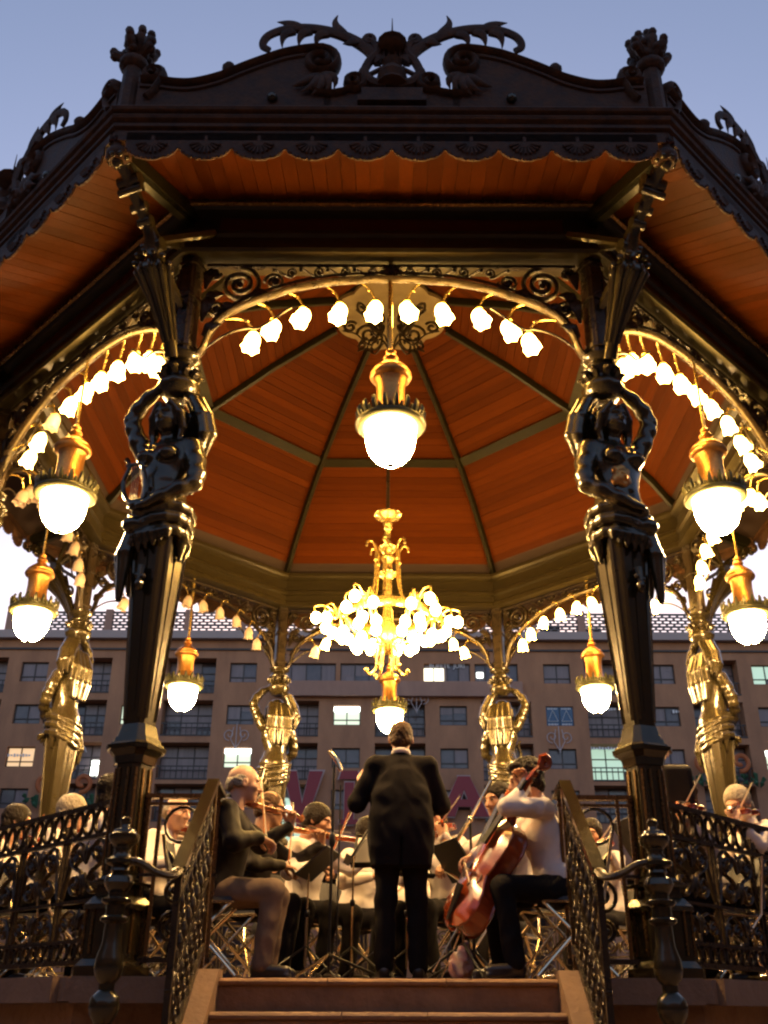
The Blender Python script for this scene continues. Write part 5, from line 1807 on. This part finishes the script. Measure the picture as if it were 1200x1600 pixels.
# ------------------------------------------------------------------ instruments
def fiddle_body(L, ws, depth):
    """body along +x from 0 to L, face up +z; ws = half widths lower, waist, upper"""
    n = 30
    lo, wa, up = ws
    def hw(t):
        pts = [(0, .12 * lo), (.03, .52 * lo), (.10, .87 * lo), (.22, lo), (.33, .87 * lo), (.385, .80 * lo), (.41, .66 * lo), (.50, wa), (.59, .70 * lo), (.615, .80 * up), (.68, .90 * up), (.80, up), (.91, .86 * up), (.97, .5 * up), (1, .15 * up)]
        for (a, b), (c, d) in zip(pts, pts[1:]):
            if t <= c:
                return lerp(b, d, (t - a) / (c - a))
        return pts[-1][1]
    q = MB()
    vs, fs = [], []
    prof = [(-1, -.5), (-1.03, -.42), (-.97, -.36), (-.97, .36), (-1.03, .42), (-1, .5), (-.6, .62), (-.25, .72), (0, .74), (.25, .72), (.6, .62), (1, .5), (1.03, .42), (.97, .36), (.97, -.36), (1.03, -.42), (1, -.5), (.6, -.62), (0, -.72), (-.6, -.62)]
    m = len(prof)
    for i in range(n + 1):
        t = i / n
        w_ = hw(t)
        e = min(1, math.sin(PI * min(max(t, .0), 1)) * 3)
        for (a, b) in prof:
            zz = b if abs(b) <= .5 else math.copysign(.5 + (abs(b) - .5) * e, b)
            vs.append((t * L, a * w_, zz * depth))
    for i in range(n):
        for k in range(m):
            k2 = (k + 1) % m
            fs.append((i * m + k, i * m + k2, (i + 1) * m + k2, (i + 1) * m + k))
    fs.append(tuple(range(m))); fs.append(tuple(n * m + k for k in range(m)))
    return q.add(vs, fs)

def make_fiddle(name, label, cat, M, k=1.0, dep=.034, varn="varnish", group=None, endpin=False):
    t = thing(name, label, cat, group, M)
    L = .355 * k
    D2 = dep / 2
    fiddle_body(L, (.103 * k, .054 * k, .083 * k), dep).build("body", varn, t, True, 50)
    nk = MB(); nk.tube([(L - .01 * k, 0, D2 * .5), (L + .06 * k, 0, D2 + .004 * k), (L + .135 * k, 0, D2 + .006 * k)], [.018 * k, .0115 * k, .011 * k], 8)
    nk.build("neck", varn, t, True)
    fb = MB(); fb.bar((L - .10 * k, 0, D2 + .034 * k), (L + .135 * k, 0, D2 + .016 * k), .030 * k, .008 * k, (0, 0, 1)); fb.build("fingerboard", "ebony", t)
    sc_ = MB(); pts = [(L + .135 * k, 0, D2 + .006 * k), (L + .17 * k, 0, D2), (L + .20 * k, 0, D2 - .008 * k)] + [(L + .215 * k + x, 0, D2 - .012 * k + z) for x, z in spiral((0, 0), .020 * k, .006 * k, R_(60), -1.6, 16)]
    sc_.tube(pts, [.012 * k] * len(pts), 7, flat=(1, 1)); sc_.build("scroll", varn, t, True)
    for j in range(4):
        y = (1 if j % 2 else -1)
        MB().tube([(L + (.150 + .014 * j) * k, 0, D2), (L + (.150 + .014 * j) * k, y * .034 * k, D2)], [.0035 * k, .006 * k], 6).build("peg", "ebony", t, True)
    br = MB(); br.hexa([(L * .46, -.021 * k, D2 + .004 * k), (L * .46, .021 * k, D2 + .004 * k), (L * .46, .018 * k, D2 + .040 * k), (L * .46, -.018 * k, D2 + .040 * k)],
                       [(L * .46 + .006 * k, -.021 * k, D2 + .004 * k), (L * .46 + .006 * k, .021 * k, D2 + .004 * k), (L * .46 + .004 * k, .018 * k, D2 + .040 * k), (L * .46 + .004 * k, -.018 * k, D2 + .040 * k)])
    br.build("bridge", "spruce", t)
    tp = MB(); tp.hexa([(L * .02, -.008 * k, D2 + .008 * k), (L * .02, .008 * k, D2 + .008 * k), (L * .33, .022 * k, D2 + .030 * k), (L * .33, -.022 * k, D2 + .030 * k)],
                       [(L * .02, -.008 * k, D2 + .014 * k), (L * .02, .008 * k, D2 + .014 * k), (L * .33, .020 * k, D2 + .036 * k), (L * .33, -.020 * k, D2 + .036 * k)])
    tp.build("tailpiece", "ebony", t)
    for j in range(4):
        y = (j - 1.5) * .0085 * k
        MB().tube([(L * .33, y, D2 + .036 * k), (L * .465, y, D2 + .0415 * k), (L + .14 * k, y * .55, D2 + .022 * k)], .0007 * k + .0004, 4).build("string", "string_metal", t)
    for y in (-1, 1):
        f = MB(); f.tube([(L * .40 + x * k, y * (.042 + .006 * math.sin(x * 90)) * k, D2 + .0035 * k + .004 * k) for x in (-.03, -.02, -.01, 0, .01, .02, .03)], .0028 * k, 5, flat=(.5, 1)); f.build("sound_hole", "ebony", t)
    if endpin:
        MB().tube([(0, 0, 0), (-.30, 0, 0)], [.007, .004], 8).build("endpin", "chrome", t, True)
    else:
        MB().ball((.035, .055, D2 + .012), .03, 8, 6, (1, 1, .3)).build("chin_rest", "ebony", t, True)
    return t

def frame(o, x, z):
    x = Vector(x).normalized(); z = Vector(z); z = (z - x * z.dot(x)).normalized(); y = z.cross(x)
    m = Matrix((x, y, z)).transposed().to_4x4()
    m.translation = Vector(o)
    return m

def make_bow(label, a, b, up, L=.73, group="bows of the string players"):
    """a = frog end, b = a point the stick heads for"""
    t = thing("bow", label, "bow", group, frame(a, Vector(b) - Vector(a), up))
    MB().tube([(x * L, 0, .020 - .022 * 4 * (x * (1 - x)) * .6) for x in [i / 10 for i in range(11)]], [.0048 - .0018 * i / 10 for i in range(11)], 6).build("stick", "varnish_light", t, True)
    MB().bar((.03, 0, -.004), (L - .005, 0, -.001), .011, .0022).build("bow_hair", "horsehair", t)
    MB().box((.035, 0, .007), (.05, .011, .022)).build("frog", "ebony", t)
    MB().bar((L - .012, 0, .02), (L, 0, -.004), .008, .014).build("tip", "ebony", t)
    return t

# ------------------------------------------------------------------ chairs and stands
def chair_parts():
    P = []
    q = MB(); q.hexa([(-.20, -.20, .445), (.20, -.21, .455), (.20, .21, .455), (-.20, .20, .445)], [(-.19, -.19, .475), (.19, -.20, .485), (.19, .20, .485), (-.19, .19, .475)]); P.append(("seat", q.mesh("seat", "seat_vinyl")))
    q = MB(); n = 6
    for k in range(n):
        y0, y1 = lerp(-.20, .20, k / n), lerp(-.20, .20, (k + 1) / n)
        c0, c1 = -.025 * (1 - (y0 / .2) ** 2), -.025 * (1 - (y1 / .2) ** 2)
        q.hexa([(-.25 + c0, y0, .66), (-.25 + c1, y1, .66), (-.29 + c1, y1, .86), (-.29 + c0, y0, .86)], [(-.235 + c0, y0, .66), (-.235 + c1, y1, .66), (-.275 + c1, y1, .86), (-.275 + c0, y0, .86)])
    P.append(("backrest", q.mesh("backrest", "seat_vinyl")))
    for s in (-1, 1):
        P.append(("front_leg", MB().tube([(-.29, s * .205, .87), (-.20, s * .21, .46), (.25, s * .215, .012)], .012, 8).mesh("front_leg", "chrome", True)))
        P.append(("rear_leg", MB().tube([(.19, s * .195, .45), (.12, s * .195, .38), (-.25, s * .195, .012)], .012, 8).mesh("rear_leg", "chrome", True)))
        P.append(("seat_rail", MB().tube([(-.2, s * .205, .445), (.2, s * .212, .452)], .010, 6).mesh("seat_rail", "chrome", True)))
    P.append(("crossbar", MB().tube([(.20, -.215, .07), (.20, .215, .07)], .009, 6).mesh("crossbar", "chrome", True)))
    P.append(("crossbar", MB().tube([(-.22, -.195, .05), (-.22, .195, .05)], .009, 6).mesh("crossbar", "chrome", True)))
    P.append(("crossbar", MB().tube([(.205, -.21, .452), (.205, .21, .452)], .010, 6).mesh("crossbar", "chrome", True)))
    return P
CH = chair_parts()
FZ = 0.013
def chair(label, x, y, yaw):
    t = thing("folding_chair", label, "chair", "folding chairs of the orchestra", T_(x, y, FZ - .0) @ RZ(yaw))
    for nm, me in CH:
        put(nm, me, t)
    return t

def music_stand(label, x, y, yaw, h=1.0, tilt=62, paper=True, desk=(.46, .30)):
    t = thing("music_stand", label, "music stand", "music stands", T_(x, y, FZ) @ RZ(yaw))
    MB().tube([(0, 0, .10), (0, 0, h * .62)], .011, 8).build("lower_pole", "chrome", t, True)
    MB().tube([(0, 0, h * .60), (0, 0, h)], .008, 8).build("upper_pole", "chrome", t, True)
    MB().lathe([(.012, -.02), (.02, -.01), (.02, .02), (.012, .03)], 10, (0, 0, h * .61)).build("clamp", "stand_black", t, True)
    for k in range(3):
        a = 2 * PI * k / 3 + .5
        MB().tube([(0, 0, .24), (.33 * math.cos(a), .33 * math.sin(a), .010)], .009, 6).build("tripod_leg", "stand_black", t, True)
    A = Matrix.Rotation(R_(90 - tilt), 4, 'Y')
    d = MB().box((0, 0, .10), (.012, desk[0], desk[1])); d.box((.022, 0, .10 - desk[1] / 2), (.05, desk[0], .010))
    d.xf(T_(0, 0, h) @ Matrix.Rotation(-R_(90 - tilt), 4, "Y")); d.build("desk", "stand_black", t)
    if paper:
        for s in (-1, 1):
            p = MB().box((.0095, s * .105, .10), (.003, .20, desk[1] * .9)); p.xf(T_(0, 0, h) @ Matrix.Rotation(-R_(90 - tilt), 4, "Y")); p.build("sheet_music", "paper", t)
    return t
# ------------------------------------------------------------------ the orchestra
cond, _, _ = person("person in a black suit seen from behind, conducting in the middle of the deck", (.085, -3.86, FZ), R_(90), sit=False, lean=.03, hl=(.24, .29, 1.33), hr=(.33, -.20, 1.16), pole_l=(-.2, .45, -1), pole_r=(-.25, -.6, -1),
                    dl=(.3, .1, .6), pl=(.6, -.6, 0), top="suit", legs="suit", skin="skin_pale", hair="hair_brown", style="thin", coat=True, belly=.03, sc=.985, group="people on the bandstand", seed=4, curl=(.5, .9))

def violinist(label, loc, yaw, vlabel, blabel, vdir=(.72, .68, -.08), bowhand=(.315, -.16, .86), chairlabel=None, varn="varnish", seat=.46, **kw):
    lean = kw.get("lean", .08)
    kw["lean"] = lean
    ph = seat + .075
    tail = Vector((lean * 1.55 + .015, .085, ph + .605))
    vd = Vector(vdir).normalized()
    nk = tail + vd * .49
    bh = Vector(bowhand) + Vector((0, 0, ph - .535))
    o, M, J = person(label, loc, yaw, hl=tuple(nk + Vector((0, 0, -.075)) - vd * .02), hr=tuple(bh), dl=(.1, -.25, .9), pl=(-.3, -.6, .2), dr=(.45, .45, -.15), pr=(.1, .1, -1), curl=(1.2, .9), pole_l=(0, .35, -1), pole_r=(-.3, -1, -.7),
                     head_yaw=kw.pop("head_yaw", .45), head_pitch=kw.pop("head_pitch", -.12), seat=seat, **kw)
    W = M
    nrm = Vector((-.1, -.35, 1))
    fm = frame(tail, vd, nrm)
    make_fiddle("violin", vlabel, "violin", W @ fm, 1.0, .034, varn, "violins")
    hand = J["wr"][1] + J["dir"][1] * .085
    contact = fm @ Vector((.185, 0, .062))
    make_bow(blabel, W @ hand, W @ contact, (W.to_3x3() @ vd) * -1 + Vector((0, 0, .3)))
    chair(chairlabel or "metal folding chair under the " + label.replace("person ", "player ")[:60].rsplit(" ", 1)[0], loc[0] - .04 * math.cos(yaw), loc[1] - .04 * math.sin(yaw), yaw)
    return o, M, J

violinist("person in a dark leather jacket and khaki trousers, bald, bowing a violin beside the steps", (-1.19, -3.97, FZ), R_(2), "violin held by the bald player in khaki trousers", "bow held upright by the bald player in khaki trousers",
          chairlabel="metal folding chair of the bald violinist beside the steps", top="leather", legs="khaki", skin="skin_pale", hair="hair_grey", style="bald", belly=.05, head_yaw=.25, head_pitch=-.05, seed=2, varn="varnish_light", coat=True)
violinist("person in dark clothes playing a violin just behind the bald violinist", (-1.10, -2.98, FZ), R_(-12), "orange violin of the player behind the bald violinist", "bow of the player behind the bald violinist",
          chairlabel="metal folding chair of the second violinist in dark clothes", top="leather", legs="trousers_black", skin="skin_dark", hair="hair_brown", style="thin", seed=5, varn="varnish_light", bowhand=(.34, -.14, .80))
violinist("person in a white shirt with black hair playing a violin left of the conductor", (-.74, -2.40, FZ), R_(-32), "red violin of the white shirted player left of the conductor", "bow of the white shirted player left of the conductor",
          chairlabel="metal folding chair of the white shirted violinist left of the conductor", skin="skin_dark", style="short", seed=3, head_yaw=.35, head_pitch=-.3)
violinist("person in a white shirt half hidden by the conductor's left elbow, playing a violin", (-.30, -1.75, FZ), R_(-38), "violin of the player half hidden by the conductor's elbow", "bow of the player half hidden by the conductor's elbow",
          chairlabel="metal folding chair of the violinist half hidden by the conductor", seed=6)
violinist("bald person in a white shirt seen through the gap beside the left stair rail", (-1.86, -2.75, FZ), R_(-25), "violin of the bald player seen beside the left stair rail", "bow of the bald player seen beside the left stair rail",
          chairlabel="metal folding chair of the bald player behind the left stair rail", skin="skin_pale", hair="hair_grey", style="bald", seed=7, head_yaw=-.1)
violinist("person with bushy black hair and white shirt behind the left railing, nearest the column", (-2.36, -3.02, FZ), R_(28), "violin of the bushy haired player behind the left railing", "bow of the bushy haired player behind the left railing",
          chairlabel="metal folding chair of the bushy haired player behind the left railing", style="full", seed=8, seat=.50, sc=1.05, head_yaw=.1)
violinist("person with pale grey hair and white shirt behind the left railing", (-2.76, -2.72, FZ), R_(5), "violin of the grey haired player behind the left railing", "bow of the grey haired player behind the left railing",
          chairlabel="metal folding chair of the grey haired player behind the left railing", hair="hair_grey", style="short", skin="skin_pale", seed=9, seat=.48)
violinist("person with short black hair behind the left railing at the picture's edge", (-3.36, -2.25, FZ), R_(-5), "violin of the player at the left edge", "bow of the player at the left edge",
          chairlabel="metal folding chair of the player at the left edge", style="short", seed=10, seat=.48)
violinist("person with dark hair and white shirt behind the right railing, nearest the column", (2.42, -3.20, FZ), R_(200), "violin of the dark haired player behind the right railing", "bow of the dark haired player behind the right railing",
          chairlabel="metal folding chair of the dark haired player behind the right railing", style="full", hair="hair_brown", seed=11, seat=.50)
violinist("person with grey hair and white shirt behind the right railing at the picture's edge", (3.02, -2.72, FZ), R_(195), "red violin of the grey haired player at the right edge", "bow of the grey haired player at the right edge",
          chairlabel="metal folding chair of the grey haired player at the right edge", style="short", hair="hair_grey", skin="skin_pale", seed=12, seat=.52, sc=1.03, head_pitch=-.4)
violinist("person in a white shirt right of the conductor, behind the front cello", (.50, -2.55, FZ), R_(222), "viola of the player just right of the conductor", "bow of the player just right of the conductor",
          chairlabel="metal folding chair of the player just right of the conductor", seed=13, style="short")
# back desks
for k, (x, y, yw, tp, hr_, st) in enumerate([(-1.15, -.55, -70, "suit", "hair_black", "short"), (.15, .1, -90, "shirt", "hair_black", "full"), (1.15, -.9, -115, "suit", "hair_grey", "short"), (1.95, -1.7, -140, "shirt", "hair_black", "short"), (-2.0, -1.4, -50, "suit", "hair_brown", "short")]):
    nm = ["second desk behind the left violins", "back desk behind the conductor", "back desk behind the cellos", "desk by the rear right column", "desk by the rear left column"][k]
    violinist("person playing a violin at the " + nm, (x, y, FZ), R_(yw), "violin at the " + nm, "bow at the " + nm, chairlabel="metal folding chair at the " + nm, top=tp, hair=hr_, style=st, seed=20 + k)

# the cellist at the front
cl = (1.13, -4.10, FZ)
o, M, J = person("person in a white shirt playing a cello at the front, beside the right stair rail", cl, R_(180), lean=.09, head_yaw=.12, head_pitch=-.22, hl=(.20, .17, 1.17), hr=(.56, -.10, .76), dl=(.2, -.1, .9), pl=(.3, .3, 0),
                 dr=(.7, .1, -.35), pr=(-.3, .3, -.8), curl=(1.0, .9), pole_l=(-.25, .35, -1), pole_r=(-.2, -1, -.2), knees=[(.40, .29), (.43, -.22)], style="full", skin="skin", seed=14)
ca = Vector((.44, -4.20, .30)); cb = Vector((1.09, -4.33, 1.33))
cm = frame(ca, cb - ca, (-.80, -.42, .40))
make_fiddle("cello", "red brown cello leaning back against the white shirted player at the front", "cello", cm, 2.12, .135, "varnish", "cellos", True)
hand = M @ (J["wr"][1] + J["dir"][1] * .09)
make_bow("bow of the front cellist", hand, cm @ Vector((.30, .0, .15)) + Vector((.02, -.10, 0)), cm.to_3x3() @ Vector((-1, 0, .2)), .70)
chair("metal folding chair of the front cellist beside the right stair rail", cl[0] + .05, cl[1], R_(180))
# the second cellist, face to the camera
c2 = (.98, -3.30, FZ)
o, M, J = person("person with black hair looking out between the conductor and the front cellist", c2, R_(205), lean=.08, head_yaw=.25, head_pitch=-.10, hl=(.20, .16, 1.02), hr=(.50, -.22, .80), pole_l=(.2, 1, -.5), pole_r=(.1, -1, -.15),
                 knees=[(.40, .27), (.42, -.24)], style="short", skin="skin", seed=15, short=True, curl=(1.1, .9), dl=(.1, -.3, .9), pl=(.3, -.1, .1))
M2 = M @ frame((.52, -.02, .30), (-.42, .16, .95), (.85, .1, .45))
make_fiddle("cello", "second cello mostly hidden behind the front cello", "cello", M2, 2.08, .13, "varnish", "cellos", True)
make_bow("bow of the second cellist", M @ (J["wr"][1] + J["dir"][1] * .09), M2 @ Vector((.32, 0, .15)), (-.3, 0, 1), .70)
chair("metal folding chair of the second cellist", c2[0] + .04, c2[1] + .02, R_(205))

music_stand("music stand turned sideways in front of the conductor's left side", -.27, -3.15, R_(185), .88, 58)
music_stand("low black music stand with a sheet between the left violinists", -.60, -3.25, R_(170), .74, 40)
music_stand("music stand right behind the conductor's legs", -.06, -3.05, R_(-100), .85, 55)
music_stand("music stand seen between the conductor's feet", .14, -2.9, R_(-60), .80, 55)
music_stand("music stand in front of the second cellist", .52, -3.62, R_(20), .70, 55)
music_stand("music stand of the players behind the left railing", -1.75, -2.35, R_(190), .95, 60)
music_stand("music stand of the players behind the right railing", 1.95, -3.05, R_(10), .95, 60)

# microphone on a tall stand, and a boom
t = thing("microphone_stand", "tall black microphone stand left of the conductor", "microphone stand", None, T_(-.405, -3.72, FZ))
MB().tube([(0, 0, .05), (0, 0, 1.44)], .011, 8).build("pole", "stand_black", t, True)
MB().tube([(.05, .02, .10), (.05, .02, 1.30)], .006, 6).build("cable", "stand_black", t, True)
MB().lathe([(.012, .86), (.022, .88), (.022, .94), (.012, .96)], 10).build("clamp", "stand_black", t, True)
for k in range(3):
    a = 2 * PI * k / 3 + .25
    MB().tube([(0, 0, .16), (.40 * math.cos(a), .40 * math.sin(a), .010)], .010, 6).build("tripod_leg", "chrome" if k else "stand_black", t, True)
MB().tube([(.05, 0, 1.40), (.02, 0, 1.47), (-.03, 0, 1.53), (-.05, 0, 1.54)], [.016, .018, .014, .006], 8).build("microphone", "chrome", t, True)
t = thing("boom_stand", "bright metal boom arm slanting up to the right of the conductor", "microphone stand", None, T_(.60, -3.52, FZ))
MB().tube([(0, 0, .06), (0, 0, 1.06)], .011, 8).build("pole", "stand_black", t, True)
MB().tube([(-.17, 0, .84), (.0, 0, 1.09)], .016, 8).build("boom_lower", "chrome", t, True)
MB().tube([(.0, 0, 1.09), (.165, 0, 1.37)], .012, 8).build("boom_upper", "chrome", t, True)
MB().ball((0, 0, 1.09), .024, 8, 6).build("boom_clamp", "chrome", t, True)
for k in range(3):
    a = 2 * PI * k / 3 + .9
    MB().tube([(0, 0, .20), (.34 * math.cos(a), .34 * math.sin(a), .010)], .010, 6).build("tripod_leg", "stand_black", t, True)

# odds and ends on the deck
mat("bag_plastic", (0.72, 0.66, 0.62), 0.35, noise=(9, 0.9, (0.62, 0.12, 0.16), (1, 1, 1)))
s = SDF(.05); s.ell((0, 0, .15), (.11, .08, .15)); s.ell((.02, 0, .27), (.07, .05, .08)); s.cone((.02, 0, .30), (.05, .01, .38), .03, .015)
v, f = s.mesh(.009, folds(.03, 60, 3))
tag(put("plastic_bag", np_mesh("plastic_bag", [(v, f, 0)], "bag_plastic"), None, T_(.50, -3.60, FZ) @ Matrix.Diagonal((.7, .7, .62, 1))), "pink and white plastic bag beside the cello", "bag")
tag(MB().hexa([(-.05, 0, 0), (.06, .02, 0), (.09, .10, .22), (-.02, .08, .24)], [(-.05, .004, 0), (.06, .024, 0), (.09, .104, .22), (-.02, .084, .24)]).build("paper_sheet", "paper"), "sheet of paper leaning between the conductor's feet", "paper").location = (.17, -3.62, FZ)
s = SDF(.05); s.rbox((0, 0, .78), (.08, .10, .70), .05); s.ell((0, 0, .45), (.14, .20, .40))
v, f = s.mesh(.02)
tag(put("instrument_case", np_mesh("instrument_case", [(v, f, 0)], "leather"), None, T_(2.20, -3.28, FZ)), "tall black instrument case standing behind the right front column", "case")
